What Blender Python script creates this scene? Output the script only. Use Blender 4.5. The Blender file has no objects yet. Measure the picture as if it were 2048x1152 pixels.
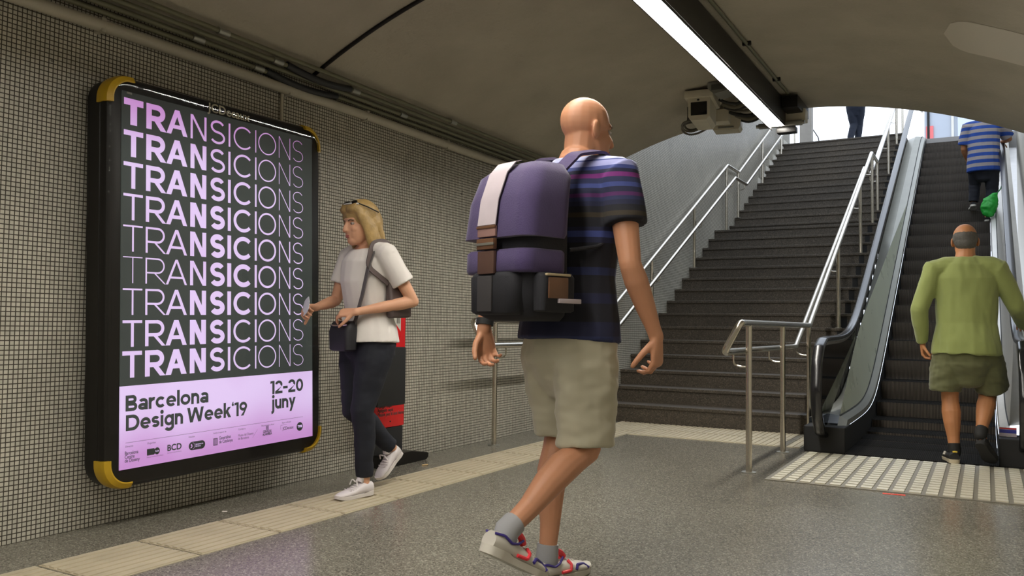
import bpy, bmesh, math, random
from mathutils import Vector, Matrix, noise
random.seed(7)
S = bpy.context.scene
COL = S.collection
PI = math.pi
V = Vector

# ---------------------------------------------------------------- camera, sky, exposure
def setup_camera():
    F, yaw, pitch, roll = 1660.3, math.radians(29.7405), math.radians(2.5987), math.radians(0.7068)
    f = V((-math.sin(yaw)*math.cos(pitch), math.cos(yaw)*math.cos(pitch), math.sin(pitch)))
    r = V((math.cos(yaw), math.sin(yaw), 0)); u = r.cross(f)
    r, u = r*math.cos(roll)+u*math.sin(roll), -r*math.sin(roll)+u*math.cos(roll)
    cd = bpy.data.cameras.new('camera'); cd.sensor_width = 36.0; cd.lens = F/2048*36
    cd.clip_start = 0.02; cd.clip_end = 200
    co = bpy.data.objects.new('camera', cd); COL.objects.link(co)
    m = Matrix((r, u, -f)).transposed().to_4x4(); m.translation = (0, 0, 0.95)
    co.matrix_world = m
    S.camera = co
setup_camera()
S.view_settings.view_transform = 'Standard'
S.view_settings.look = 'None'
S.view_settings.gamma = 1.0
S.view_settings.use_curve_mapping = False
S.view_settings.exposure = 0.0
SKY_STRENGTH = 2.4
LAMP_STRENGTH = 82.0
POSTER_STRENGTH = 0.85
W = bpy.data.worlds.new('sky'); S.world = W; W.use_nodes = True
bg = W.node_tree.nodes['Background']
bg.inputs[0].default_value = (0.80, 0.88, 1.0, 1)
bg.inputs[1].default_value = SKY_STRENGTH

# ---------------------------------------------------------------- materials
MATS = {}
def _nodes(name):
    m = bpy.data.materials.new(name); m.use_nodes = True
    nt = m.node_tree
    return m, nt, nt.nodes, nt.links, nt.nodes['Principled BSDF']

def mat(name, col, rough=0.5, metal=0.0, var=0.0, scale=8.0, bump=0.0, bscale=None, spec=None, coat=0.0, rvar=0.0, sheen=0.0, detail=4):
    if name in MATS: return MATS[name]
    m, nt, N, L, P = _nodes(name)
    P.inputs['Base Color'].default_value = (*col, 1)
    P.inputs['Roughness'].default_value = rough
    P.inputs['Metallic'].default_value = metal
    if spec is not None: P.inputs['Specular IOR Level'].default_value = spec
    if coat: P.inputs['Coat Weight'].default_value = coat; P.inputs['Coat Roughness'].default_value = 0.08
    if sheen: P.inputs['Sheen Weight'].default_value = sheen
    tc = N.new('ShaderNodeTexCoord')
    if var or rvar:
        nz = N.new('ShaderNodeTexNoise'); nz.inputs['Scale'].default_value = scale; nz.inputs['Detail'].default_value = detail
        L.new(tc.outputs['Object'], nz.inputs['Vector'])
        if var:
            mx = N.new('ShaderNodeMix'); mx.data_type = 'RGBA'
            mx.inputs[6].default_value = tuple(max(0, c*(1-var)) for c in col)+(1,)
            mx.inputs[7].default_value = tuple(min(1, c*(1+var)) for c in col)+(1,)
            L.new(nz.outputs['Fac'], mx.inputs[0]); L.new(mx.outputs[2], P.inputs['Base Color'])
        if rvar:
            mr = N.new('ShaderNodeMapRange'); mr.inputs[3].default_value = max(0, rough-rvar); mr.inputs[4].default_value = min(1, rough+rvar)
            L.new(nz.outputs['Fac'], mr.inputs[0]); L.new(mr.outputs[0], P.inputs['Roughness'])
    if bump:
        nb = N.new('ShaderNodeTexNoise'); nb.inputs['Scale'].default_value = bscale or scale*6; nb.inputs['Detail'].default_value = 5
        L.new(tc.outputs['Object'], nb.inputs['Vector'])
        bp = N.new('ShaderNodeBump'); bp.inputs['Strength'].default_value = bump; bp.inputs['Distance'].default_value = 0.01
        L.new(nb.outputs['Fac'], bp.inputs['Height']); L.new(bp.outputs[0], P.inputs['Normal'])
    MATS[name] = m
    return m

def mat_emit(name, col, strength):
    if name in MATS: return MATS[name]
    m, nt, N, L, P = _nodes(name)
    P.inputs['Base Color'].default_value = (*[c*0.5 for c in col], 1)
    P.inputs['Emission Color'].default_value = (*col, 1)
    P.inputs['Emission Strength'].default_value = strength
    P.inputs['Roughness'].default_value = 0.6
    MATS[name] = m
    return m

def mat_mosaic():
    m, nt, N, L, P = _nodes('mosaic tile')
    tc = N.new('ShaderNodeTexCoord'); sp = N.new('ShaderNodeSeparateXYZ'); cb = N.new('ShaderNodeCombineXYZ')
    L.new(tc.outputs['Object'], sp.inputs[0]); L.new(sp.outputs['Y'], cb.inputs['X']); L.new(sp.outputs['Z'], cb.inputs['Y'])
    br = N.new('ShaderNodeTexBrick'); br.offset = 0.0; br.squash = 1.0
    br.inputs['Scale'].default_value = 1.0
    br.inputs['Color1'].default_value = (0.62, 0.59, 0.50, 1); br.inputs['Color2'].default_value = (0.50, 0.48, 0.405, 1)
    br.inputs['Mortar'].default_value = (0.060, 0.050, 0.036, 1)
    br.inputs['Mortar Size'].default_value = 0.0024; br.inputs['Mortar Smooth'].default_value = 0.15
    br.inputs['Brick Width'].default_value = 0.0205; br.inputs['Row Height'].default_value = 0.0205
    L.new(cb.outputs[0], br.inputs['Vector'])
    nz = N.new('ShaderNodeTexNoise'); nz.inputs['Scale'].default_value = 1.6; nz.inputs['Detail'].default_value = 6
    L.new(tc.outputs['Object'], nz.inputs['Vector'])
    cr = N.new('ShaderNodeMapRange'); cr.inputs[1].default_value = 0.3; cr.inputs[2].default_value = 0.75; cr.inputs[3].default_value = 0.82; cr.inputs[4].default_value = 1.05
    L.new(nz.outputs['Fac'], cr.inputs[0])
    mx = N.new('ShaderNodeMix'); mx.data_type = 'RGBA'; mx.blend_type = 'MULTIPLY'; mx.inputs[0].default_value = 1
    L.new(br.outputs['Color'], mx.inputs[6]); L.new(cr.outputs[0], mx.inputs[7])
    # chips: a few missing tiles
    nc = N.new('ShaderNodeTexNoise'); nc.inputs['Scale'].default_value = 9; nc.inputs['Detail'].default_value = 2
    L.new(tc.outputs['Object'], nc.inputs['Vector'])
    cc = N.new('ShaderNodeMapRange'); cc.inputs[1].default_value = 0.765; cc.inputs[2].default_value = 0.785; cc.inputs[3].default_value = 1; cc.inputs[4].default_value = 0.35
    L.new(nc.outputs['Fac'], cc.inputs[0])
    m2 = N.new('ShaderNodeMix'); m2.data_type = 'RGBA'; m2.blend_type = 'MULTIPLY'; m2.inputs[0].default_value = 1
    L.new(mx.outputs[2], m2.inputs[6]); L.new(cc.outputs[0], m2.inputs[7])
    L.new(m2.outputs[2], P.inputs['Base Color'])
    rr = N.new('ShaderNodeMapRange'); rr.inputs[3].default_value = 0.32; rr.inputs[4].default_value = 0.85
    L.new(br.outputs['Fac'], rr.inputs[0]); L.new(rr.outputs[0], P.inputs['Roughness'])
    bp = N.new('ShaderNodeBump'); bp.invert = True; bp.inputs['Strength'].default_value = 0.6; bp.inputs['Distance'].default_value = 0.002
    L.new(br.outputs['Fac'], bp.inputs['Height']); L.new(bp.outputs[0], P.inputs['Normal'])
    return m

def mat_speckle(name, base, light, dark, scale, rough, rvar=0.08, bump=0.0, stain=0.15):
    m, nt, N, L, P = _nodes(name)
    tc = N.new('ShaderNodeTexCoord')
    vo = N.new('ShaderNodeTexVoronoi'); vo.inputs['Scale'].default_value = scale
    L.new(tc.outputs['Object'], vo.inputs['Vector'])
    sp = N.new('ShaderNodeSeparateColor'); L.new(vo.outputs['Color'], sp.inputs[0])
    cr = N.new('ShaderNodeValToRGB'); e = cr.color_ramp.elements
    e[0].position = 0.0; e[0].color = (*dark, 1); e[1].position = 1.0; e[1].color = (*light, 1)
    a = cr.color_ramp.elements.new(0.3); a.color = (*base, 1); b = cr.color_ramp.elements.new(0.72); b.color = (*base, 1)
    L.new(sp.outputs[0], cr.inputs[0])
    nz = N.new('ShaderNodeTexNoise'); nz.inputs['Scale'].default_value = 0.9; nz.inputs['Detail'].default_value = 7
    L.new(tc.outputs['Object'], nz.inputs['Vector'])
    mr = N.new('ShaderNodeMapRange'); mr.inputs[1].default_value = 0.3; mr.inputs[2].default_value = 0.7; mr.inputs[3].default_value = 1-stain; mr.inputs[4].default_value = 1+stain*0.5
    L.new(nz.outputs['Fac'], mr.inputs[0])
    mx = N.new('ShaderNodeMix'); mx.data_type = 'RGBA'; mx.blend_type = 'MULTIPLY'; mx.inputs[0].default_value = 1
    L.new(cr.outputs[0], mx.inputs[6]); L.new(mr.outputs[0], mx.inputs[7]); L.new(mx.outputs[2], P.inputs['Base Color'])
    r2 = N.new('ShaderNodeMapRange'); r2.inputs[1].default_value = 0.3; r2.inputs[2].default_value = 0.7; r2.inputs[3].default_value = rough-rvar; r2.inputs[4].default_value = rough+rvar
    L.new(nz.outputs['Fac'], r2.inputs[0]); L.new(r2.outputs[0], P.inputs['Roughness'])
    if bump:
        bp = N.new('ShaderNodeBump'); bp.inputs['Strength'].default_value = bump; bp.inputs['Distance'].default_value = 0.004
        L.new(sp.outputs[1], bp.inputs['Height']); L.new(bp.outputs[0], P.inputs['Normal'])
    MATS[name] = m
    return m

def mat_ribs(name, col, groove, period, rough, metal):
    """fine parallel ribs running along the local Y/Z of a part, repeated across local X"""
    m, nt, N, L, P = _nodes(name)
    tc = N.new('ShaderNodeTexCoord'); sp = N.new('ShaderNodeSeparateXYZ'); L.new(tc.outputs['Object'], sp.inputs[0])
    mm = N.new('ShaderNodeMath'); mm.operation = 'MULTIPLY'; mm.inputs[1].default_value = 2*PI/period; L.new(sp.outputs['X'], mm.inputs[0])
    sn = N.new('ShaderNodeMath'); sn.operation = 'SINE'; L.new(mm.outputs[0], sn.inputs[0])
    mr = N.new('ShaderNodeMapRange'); mr.inputs[1].default_value = -0.5; mr.inputs[2].default_value = 0.5; L.new(sn.outputs[0], mr.inputs[0])
    nz = N.new('ShaderNodeTexNoise'); nz.inputs['Scale'].default_value = 5; nz.inputs['Detail'].default_value = 5; L.new(tc.outputs['Object'], nz.inputs['Vector'])
    mx = N.new('ShaderNodeMix'); mx.data_type = 'RGBA'; mx.inputs[6].default_value = (*groove, 1); mx.inputs[7].default_value = (*col, 1)
    L.new(mr.outputs[0], mx.inputs[0])
    m2 = N.new('ShaderNodeMix'); m2.data_type = 'RGBA'; m2.blend_type = 'MULTIPLY'; m2.inputs[0].default_value = 0.5
    L.new(mx.outputs[2], m2.inputs[6]); L.new(nz.outputs['Fac'], m2.inputs[7]); L.new(m2.outputs[2], P.inputs['Base Color'])
    P.inputs['Roughness'].default_value = rough; P.inputs['Metallic'].default_value = metal
    bp = N.new('ShaderNodeBump'); bp.inputs['Strength'].default_value = 0.7; bp.inputs['Distance'].default_value = 0.004
    L.new(mr.outputs[0], bp.inputs['Height']); L.new(bp.outputs[0], P.inputs['Normal'])
    return m

def mat_stripes(name, stops, z0, z1, rough=0.85, tilt=(0, 0)):
    """horizontal woven stripes: constant colour bands by height of the garment (its own coordinates)"""
    m, nt, N, L, P = _nodes(name)
    tc = N.new('ShaderNodeTexCoord'); sp = N.new('ShaderNodeSeparateXYZ'); L.new(tc.outputs['Object'], sp.inputs[0])
    val = sp.outputs['Z']
    if tilt != (0, 0):
        a = N.new('ShaderNodeMath'); a.operation = 'MULTIPLY_ADD'; a.inputs[1].default_value = tilt[0]
        L.new(sp.outputs['Y'], a.inputs[0]); L.new(val, a.inputs[2]); val = a.outputs[0]
    mr = N.new('ShaderNodeMapRange'); mr.inputs[1].default_value = z0; mr.inputs[2].default_value = z1; L.new(val, mr.inputs[0])
    cr = N.new('ShaderNodeValToRGB'); cr.color_ramp.interpolation = 'CONSTANT'; el = cr.color_ramp.elements
    el[0].position = 0; el[0].color = (*stops[0][1], 1)
    el[1].position = min(1, stops[1][0]); el[1].color = (*stops[1][1], 1)
    for p, c in stops[2:32]:
        x = el.new(p); x.color = (*c, 1)
    L.new(mr.outputs[0], cr.inputs[0]); L.new(cr.outputs[0], P.inputs['Base Color'])
    P.inputs['Roughness'].default_value = rough; P.inputs['Sheen Weight'].default_value = 0.02
    return m

def mat_glass(name, tint=(1, 1, 1), rough=0.02, refl=1.0, density=0.0):
    """thin pane: see-through with a mirror reflection that grows at grazing angles"""
    m, nt, N, L, P = _nodes(name)
    N.remove(P)
    out = [n for n in N if n.type == 'OUTPUT_MATERIAL'][0]
    tr = N.new('ShaderNodeBsdfTransparent'); tr.inputs[0].default_value = (*[c*(1-density) for c in tint], 1)
    gl = N.new('ShaderNodeBsdfGlossy'); gl.inputs['Roughness'].default_value = rough
    fr = N.new('ShaderNodeFresnel'); fr.inputs['IOR'].default_value = 1.5
    mm = N.new('ShaderNodeMath'); mm.operation = 'MULTIPLY'; mm.inputs[1].default_value = refl; L.new(fr.outputs[0], mm.inputs[0])
    mx = N.new('ShaderNodeMixShader'); L.new(mm.outputs[0], mx.inputs[0]); L.new(tr.outputs[0], mx.inputs[1]); L.new(gl.outputs[0], mx.inputs[2])
    L.new(mx.outputs[0], out.inputs['Surface'])
    return m

M_steel = mat('brushed steel', (0.60, 0.56, 0.49), 0.24, 1.0)
M_steel_dull = mat('dull steel', (0.42, 0.42, 0.38), 0.42, 0.9, var=0.12, scale=6)
M_black = mat('black paint', (0.009, 0.008, 0.007), 0.40, spec=0.3)
M_blackgloss = mat('black gloss', (0.007, 0.0065, 0.006), 0.10, spec=0.5)
M_rubber = mat('black rubber', (0.010, 0.010, 0.012), 0.22, spec=0.6)
M_mattblack = mat('matt black', (0.012, 0.012, 0.012), 0.75)
M_yellow = mat('yellow gold plastic', (0.50, 0.31, 0.012), 0.38, var=0.15, scale=20)
M_red = mat('red enamel', (0.75, 0.012, 0.016), 0.35)
M_whitep = mat('white paint', (0.62, 0.60, 0.54), 0.5, var=0.1, scale=6)
M_cream = mat('cream painted metal', (0.56, 0.52, 0.41), 0.5, var=0.15, scale=9)
M_olive = mat('olive grey conduit', (0.15, 0.145, 0.09), 0.40, var=0.25, scale=12)
M_darkcable = mat('dark flexible cable', (0.022, 0.023, 0.026), 0.5)

def mat_translucent(name, col, through=0.5, rough=0.25):
    m, nt, N, L, P = _nodes(name)
    P.inputs['Base Color'].default_value = (*col, 1); P.inputs['Roughness'].default_value = rough
    out = [n for n in N if n.type == 'OUTPUT_MATERIAL'][0]
    tc = N.new('ShaderNodeTexCoord'); nz = N.new('ShaderNodeTexNoise'); nz.inputs['Scale'].default_value = 2.5; nz.inputs['Detail'].default_value = 5
    L.new(tc.outputs['Object'], nz.inputs['Vector'])
    mx = N.new('ShaderNodeMix'); mx.data_type = 'RGBA'; mx.inputs[6].default_value = (*[c*.75 for c in col], 1); mx.inputs[7].default_value = (*[min(1, c*1.2) for c in col], 1)
    L.new(nz.outputs['Fac'], mx.inputs[0]); L.new(mx.outputs[2], P.inputs['Base Color'])
    tl = N.new('ShaderNodeBsdfTranslucent'); L.new(mx.outputs[2], tl.inputs['Color'])
    ms = N.new('ShaderNodeMixShader'); ms.inputs[0].default_value = through
    L.new(P.outputs[0], ms.inputs[1]); L.new(tl.outputs[0], ms.inputs[2]); L.new(ms.outputs[0], out.inputs['Surface'])
    return m

# ---------------------------------------------------------------- mesh helpers
def bm_new(): return bmesh.new()

def obj(name, bm, material=None, parent=None, smooth=True, angle=40, mats=None):
    me = bpy.data.meshes.new(name)
    bmesh.ops.recalc_face_normals(bm, faces=bm.faces[:])
    bm.to_mesh(me); bm.free()
    for mm in (mats or ([material] if material else [])): me.materials.append(mm)
    if smooth and len(me.polygons):
        me.polygons.foreach_set('use_smooth', [True]*len(me.polygons))
        me.set_sharp_from_angle(angle=math.radians(angle))
    o = bpy.data.objects.new(name, me); COL.objects.link(o)
    if parent: o.parent = parent
    return o

def thing(name, label, cat, loc=(0, 0, 0), rot=(0, 0, 0), group=None):
    o = bpy.data.objects.new(name, None); COL.objects.link(o)
    o.empty_display_size = 0.1
    o.location = loc; o.rotation_euler = rot; o['label'] = label; o['category'] = cat
    if group: o['group'] = group
    return o

def tag(o, label, cat, group=None):
    o['label'] = label; o['category'] = cat
    if group: o['group'] = group
    return o

def struct(name, bm, material, smooth=False, parent=None, label=None, mats=None, angle=40):
    o = obj(name, bm, material, parent, smooth=smooth, mats=mats, angle=angle)
    if parent is None: o['kind'] = 'structure'
    if label: o['label'] = label
    return o

def box(bm, x0, x1, y0, y1, z0, z1, bev=0.0, mi=0):
    vs = [bm.verts.new((x, y, z)) for x in (x0, x1) for y in (y0, y1) for z in (z0, z1)]
    idx = [(0, 1, 3, 2), (4, 6, 7, 5), (0, 4, 5, 1), (2, 3, 7, 6), (0, 2, 6, 4), (1, 5, 7, 3)]
    fs = [bm.faces.new([vs[i] for i in q]) for q in idx]
    for f in fs: f.material_index = mi
    if bev > 0:
        es = list({e for f in fs for e in f.edges})
        r = bmesh.ops.bevel(bm, geom=es, offset=bev, segments=2, affect='EDGES', profile=0.6)
        for f in r['faces']: f.material_index = mi
    return fs

def boxm(bm, mtx, sx, sy, sz, bev=0.0):
    """box of size sx,sy,sz centred on the matrix' origin"""
    b2 = bmesh.new(); box(b2, -sx/2, sx/2, -sy/2, sy/2, -sz/2, sz/2, bev)
    bmesh.ops.transform(b2, matrix=mtx, verts=b2.verts)
    me = bpy.data.meshes.new('tmp'); b2.to_mesh(me); b2.free(); bm.from_mesh(me); bpy.data.meshes.remove(me)

def prism(bm, pts, x0, x1, axis='x', mi=0):
    """polygon pts (a,b) extruded along an axis; x: (y,z), y: (x,z), z: (x,y)"""
    def P(a, b, c):
        return {'x': (c, a, b), 'y': (a, c, b), 'z': (a, b, c)}[axis]
    A = [bm.verts.new(P(a, b, x0)) for a, b in pts]; B = [bm.verts.new(P(a, b, x1)) for a, b in pts]
    n = len(pts); fs = []
    for i in range(n):
        j = (i+1) % n
        fs.append(bm.faces.new((A[i], A[j], B[j], B[i])))
    fs.append(bm.faces.new(A)); fs.append(bm.faces.new(B[::-1]))
    for f in fs: f.material_index = mi
    return fs

def strip(bm, la, lb):
    """faces between two polylines of equal length"""
    A = [bm.verts.new(p) for p in la]; B = [bm.verts.new(p) for p in lb]
    for i in range(len(A)-1): bm.faces.new((A[i], A[i+1], B[i+1], B[i]))

def fillet(path, r, seg=6):
    out = [V(path[0])]
    for i in range(1, len(path)-1):
        p, a, b = V(path[i]), V(path[i-1]), V(path[i+1])
        da, db = (a-p), (b-p); la, lb = da.length, db.length
        da.normalize(); db.normalize()
        ang = da.angle(db)
        if ang > PI-0.02: out.append(p); continue
        t = min(r/math.tan(ang/2), la*0.48, lb*0.48)
        p0, p1 = p+da*t, p+db*t
        for k in range(seg+1):
            s = k/seg
            out.append(p0*(1-s)**2 + p*2*s*(1-s) + p1*s*s)
    out.append(V(path[-1]))
    return out

def sweep(bm, path, prof, closed=False, up=(0, 0, 1), cap=True, mi=0):
    """profile (list of (a,b): a = sideways, b = along up-ish) swept along the path"""
    P = [V(p) for p in path]; n = len(P); rings = []
    for i in range(n):
        a = P[i-1] if (i > 0 or closed) else P[i]; b = P[(i+1) % n] if (i < n-1 or closed) else P[i]
        t = (b-a).normalized()
        u = V(up); 
        if abs(t.dot(u)) > 0.98: u = V((0, 1, 0)) if abs(t.y) < 0.9 else V((1, 0, 0))
        s = t.cross(u).normalized(); w = s.cross(t).normalized()
        k = 1.0
        if 0 < i < n-1 or closed:
            c = (P[i]-a).normalized().dot((b-P[i]).normalized()); k = 1/max(0.5, math.sqrt(max(0, (1+c)/2)))
        rings.append([bm.verts.new(P[i]+s*x+w*y*k) for x, y in prof])
    m = len(prof)
    R = range(n) if closed else range(n-1)
    for i in R:
        A, B = rings[i], rings[(i+1) % n]
        for j in range(m):
            f = bm.faces.new((A[j], A[(j+1) % m], B[(j+1) % m], B[j])); f.material_index = mi
    if cap and not closed:
        bm.faces.new(rings[0][::-1]).material_index = mi; bm.faces.new(rings[-1]).material_index = mi

def circ(r, n=12): return [(r*math.cos(2*PI*i/n), r*math.sin(2*PI*i/n)) for i in range(n)]

def tube(bm, path, r, n=12, fil=0.0, seg=6, closed=False, mi=0):
    """round tube by parallel transport"""
    P = fillet(path, fil, seg) if fil else [V(p) for p in path]
    P2 = [P[0]]
    for p in P[1:]:
        if (p-P2[-1]).length > 1e-6: P2.append(p)
    P = P2
    k = len(P); prev = None; rings = []
    for i in range(k):
        a = P[max(0, i-1)]; b = P[min(k-1, i+1)]
        t = (b-a).normalized()
        if prev is None:
            u = V((0, 0, 1)) if abs(t.z) < 0.9 else V((1, 0, 0))
            s = t.cross(u).normalized()
        else:
            s = (prev - t*prev.dot(t)).normalized()
        prev = s; w = t.cross(s)
        g = 1.0
        rings.append([bm.verts.new(P[i]+(s*math.cos(2*PI*j/n)+w*math.sin(2*PI*j/n))*r*g) for j in range(n)])
    for i in range(k-1):
        A, B = rings[i], rings[i+1]
        for j in range(n): bm.faces.new((A[j], A[(j+1) % n], B[(j+1) % n], B[j])).material_index = mi
    bm.faces.new(rings[0][::-1]).material_index = mi; bm.faces.new(rings[-1]).material_index = mi

def ellipsoid(bm, c, rad, rot=None, u=18, v=12, mi=0):
    m = Matrix.Translation(V(c)) @ (rot.to_4x4() if rot is not None else Matrix.Identity(4)) @ Matrix.Diagonal((*rad, 1))
    r = bmesh.ops.create_uvsphere(bm, u_segments=u, v_segments=v, radius=1.0, matrix=m)
    for vv in r['verts']:
        for f in vv.link_faces: f.material_index = mi

def cyl(bm, p0, p1, r, n=16): tube(bm, [p0, p1], r, n)

def text_mesh(name, body, size, material, parent, loc, bold=0.0, align='LEFT', rot=(PI/2, 0, 0), depth=0.0006, line=1.0, fit=None):
    cu = bpy.data.curves.new(name, 'FONT'); cu.body = body; cu.size = size*1.1; cu.align_x = align
    cu.extrude = depth; cu.space_line = line; cu.resolution_u = 4
    t = bpy.data.objects.new(name+'_t', cu); COL.objects.link(t)
    me = bpy.data.meshes.new_from_object(t.evaluated_get(bpy.context.evaluated_depsgraph_get()))
    bpy.data.objects.remove(t); bpy.data.curves.remove(cu)
    if fit and len(me.vertices):                # set to the printed width
        xs_ = [v.co.x for v in me.vertices]; x0 = min(xs_); w_ = max(xs_)-x0
        for v in me.vertices: v.co.x = (v.co.x-x0)*fit/w_ - (fit/2 if align == 'CENTER' else 0)
    if bold:                                    # heavier weight: the outline thickened by shifted copies of the same glyphs
        b2 = bmesh.new()
        for i in range(9):
            n0 = len(b2.verts); b2.from_mesh(me); b2.verts.ensure_lookup_table()
            if i: bmesh.ops.translate(b2, verts=b2.verts[n0:], vec=(bold*math.cos(PI*i/4), bold*math.sin(PI*i/4), 0))
        b2.to_mesh(me); b2.free()
    me.materials.clear(); me.materials.append(material)
    o = bpy.data.objects.new(name, me); COL.objects.link(o)
    o.parent = parent; o.location = loc; o.rotation_euler = rot
    return o

# ---------------------------------------------------------------- the setting
M_mosaic = mat_mosaic()
M_floor = mat_speckle('terrazzo', (0.165, 0.155, 0.125), (0.33, 0.31, 0.255), (0.075, 0.070, 0.056), 170, 0.235, 0.025, stain=0.10)
M_granite = mat_speckle('dark granite', (0.066, 0.053, 0.038), (0.130, 0.108, 0.080), (0.030, 0.024, 0.017), 130, 0.62, 0.08, bump=0.15, stain=0.3)
M_plaster = mat('rough plaster', (0.42, 0.385, 0.31), 0.85, var=0.22, scale=2.6, bump=0.5, bscale=38, detail=12)
M_concrete = mat('pale plaster wall', (0.55, 0.53, 0.47), 0.8, var=0.12, scale=3, bump=0.15, bscale=40)
M_beige = mat('beige wall panels', (0.46, 0.43, 0.36), 0.5, var=0.1, scale=4)
M_tact = mat('beige tactile slab', (0.43, 0.375, 0.265), 0.6, var=0.16, scale=7)
M_street = mat('street paving', (0.38, 0.37, 0.36), 0.8, var=0.1, scale=5)

XL, XLS, XR = -3.6, -3.46, 0.52          # tunnel wall, stairwell wall, right wall
VC, VR, VZ = -1.55, 4.30, 2.95           # vault: centre line, radius, crown height
def vz(x): return VZ - VR + math.sqrt(VR*VR-(x-VC)**2)
YE = 7.75                                 # the vault's open end
YB = -5.0

b = bm_new(); box(b, XL-0.2, XR+0.2, YB-0.2, 7.9, -0.2, 0.0); struct('floor', b, M_floor)
b = bm_new()
prism(b, [(XL-0.2, YB-0.2), (XL, YB-0.2), (XL, 7.45), (XLS, 7.85), (XLS, 17.5), (XL-0.2, 17.5)], -0.2, 5.9, 'z')
struct('wall_left', b, M_mosaic)
b = bm_new(); box(b, XR, XR+0.2, YB-0.2, 17.6, -0.2, 5.9); struct('wall_right', b, M_beige)
b = bm_new(); box(b, XL-0.2, XR+0.2, YB-0.2, YB, -0.2, 3.6); struct('wall_back', b, M_mosaic)
# vaulted ceiling with its slab
b = bm_new()
xs = [XL + (XR-XL)*i/40 for i in range(41)]
prof = [(x, vz(x)) for x in xs] + [(XR, 3.7), (XL, 3.7)]
prism(b, prof, YB, YE, 'y')
struct('ceiling', b, M_plaster, smooth=True)
# street slab and parapets at the head of the stairs
b = bm_new()
box(b, -9, 9, 17.5, 40, 4.3, 4.6)
struct('ground_street', b, M_street)
b = bm_new(); box(b, -9, XL-0.2, -2, 17.5, 4.3, 4.6); box(b, XR+0.2, 9, -2, 17.5, 4.3, 4.6); struct('ground_pavement', b, M_street)

# staircase
R_, T_, Z0 = 0.158, 0.30, 0.178
XS0, XS1 = XLS+0.002, -1.26
def stair_noses():
    out = [(7.86+T_*i, Z0+R_*i) for i in range(15)]
    zl = out[-1][1]
    out += [(12.88+T_*i, zl+R_*(i+1)) for i in range(14)]
    return out
NOSES = stair_noses()
ZTOP = NOSES[-1][1]
b = bm_new()
zprev = 0.0
for i, (y, z) in enumerate(NOSES):
    ynext = NOSES[i+1][0] if i+1 < len(NOSES) else 17.6
    box(b, XS0, XS1, y, ynext+0.05, zprev-0.25 if i else 0.0, z-0.032)      # riser block
    box(b, XS0, XS1, y-0.014, ynext+0.03, z-0.032, z, 0.005)                 # tread slab
    zprev = z
st = struct('staircase', b, M_granite, smooth=False)
b = bm_new()
zp = 0.0
for i, (y, z) in enumerate(NOSES[:-1]):
    box(b, -1.375, -1.315, y-0.004, y+0.01, zp+0.001, z-0.034); zp = z
o = obj('riser_skirting', b, M_mattblack, st, smooth=False); o['label'] = 'black skirting blocks up the right end of the steps'
b = bm_new()
zp = 0.0
for i, (y, z) in enumerate(NOSES):
    if i < 21: zp = z; continue
    yn = NOSES[i+1][0] if i+1 < len(NOSES) else 17.5
    box(b, XLS, XLS+0.02, y+0.002, yn+0.002, z, z+0.10)
struct('baseboard_stairs', b, M_concrete, parent=st)

# tactile paving along the wall and in front of the stairs
def tactile(name, label, x0, x1, y0, y1, pitch, ribs, joint_y0):
    b = bm_new()
    y = joint_y0
    while y > y0: y -= pitch
    while y < y1:
        a, c = max(y, y0)+0.007, min(y+pitch, y1)-0.007
        if c-a > 0.03:
            box(b, x0, x1, a, c, -0.01, 0.003, 0)
            w = (x1-x0)/ribs
            for k in range(ribs):
                box(b, x0+w*(k+0.18), x0+w*(k+0.82), a+0.006, c-0.006, 0.001, 0.0075, 0.002)
        y += pitch
    o = obj(name, b, M_tact, smooth=False)
    tag(o, label, 'tactile paving')
    return o
tactile('tactile_paving', 'beige ribbed tactile guide strip along the mosaic wall', -3.19, -2.785, YB+0.1, 7.84, 0.436, 8, 2.352)
tactile('tactile_paving', 'beige ribbed tactile band across the foot of the stairs', -2.775, -1.30, 6.94, 7.84, 0.45, 28, 6.94)

# ---------------------------------------------------------------- backlit advertising case
def rrect(hw, v0, v1, r, n=8, grow=0.0):
    """rounded rectangle outline in (x, z), counter-clockwise"""
    hw += grow; v0 -= grow; v1 += grow; r = max(0.001, r+grow)
    pts = []
    for cx_, cz_, a0 in ((hw-r, v1-r, 0), (-hw+r, v1-r, 90), (-hw+r, v0+r, 180), (hw-r, v0+r, 270)):
        for i in range(n+1):
            a = math.radians(a0+90*i/n); pts.append((cx_+r*math.cos(a), cz_+r*math.sin(a)))
    return pts

def loft_outlines(bm, rings, cap0=True, cap1=True, mi=0):
    R = [[bm.verts.new((x, y, z)) for x, z in pts] for y, pts in rings]
    for A, B in zip(R, R[1:]):
        for i in range(len(A)):
            j = (i+1) % len(A); bm.faces.new((A[i], A[j], B[j], B[i])).material_index = mi
    if cap0: bm.faces.new(R[0]).material_index = mi
    if cap1: bm.faces.new(R[-1][::-1]).material_index = mi

def quad(bm, pts): bm.faces.new([bm.verts.new((x, 0, z)) for x, z in pts])

def disc(bm, cx_, cz_, rx, rz, n=28): bm.faces.new([bm.verts.new((cx_+rx*math.cos(2*PI*i/n), 0, cz_+rz*math.sin(2*PI*i/n))) for i in range(n)])

def arc_stroke(bm, cx, cz, rx, rz, a0, a1, w, n=28):
    """band of constant width w along an elliptical arc (centre-line radii rx, rz)"""
    I, O = [], []
    for i in range(n+1):
        a = math.radians(a0+(a1-a0)*i/n); c, s = math.cos(a), math.sin(a)
        nx, nz = c/rx, s/rz; l = math.hypot(nx, nz); nx /= l; nz /= l
        O.append(bm.verts.new((cx+rx*c+nx*w/2, 0, cz+rz*s+nz*w/2))); I.append(bm.verts.new((cx+rx*c-nx*w/2, 0, cz+rz*s-nz*w/2)))
    for i in range(n): bm.faces.new((I[i], O[i], O[i+1], I[i+1]))

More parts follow.
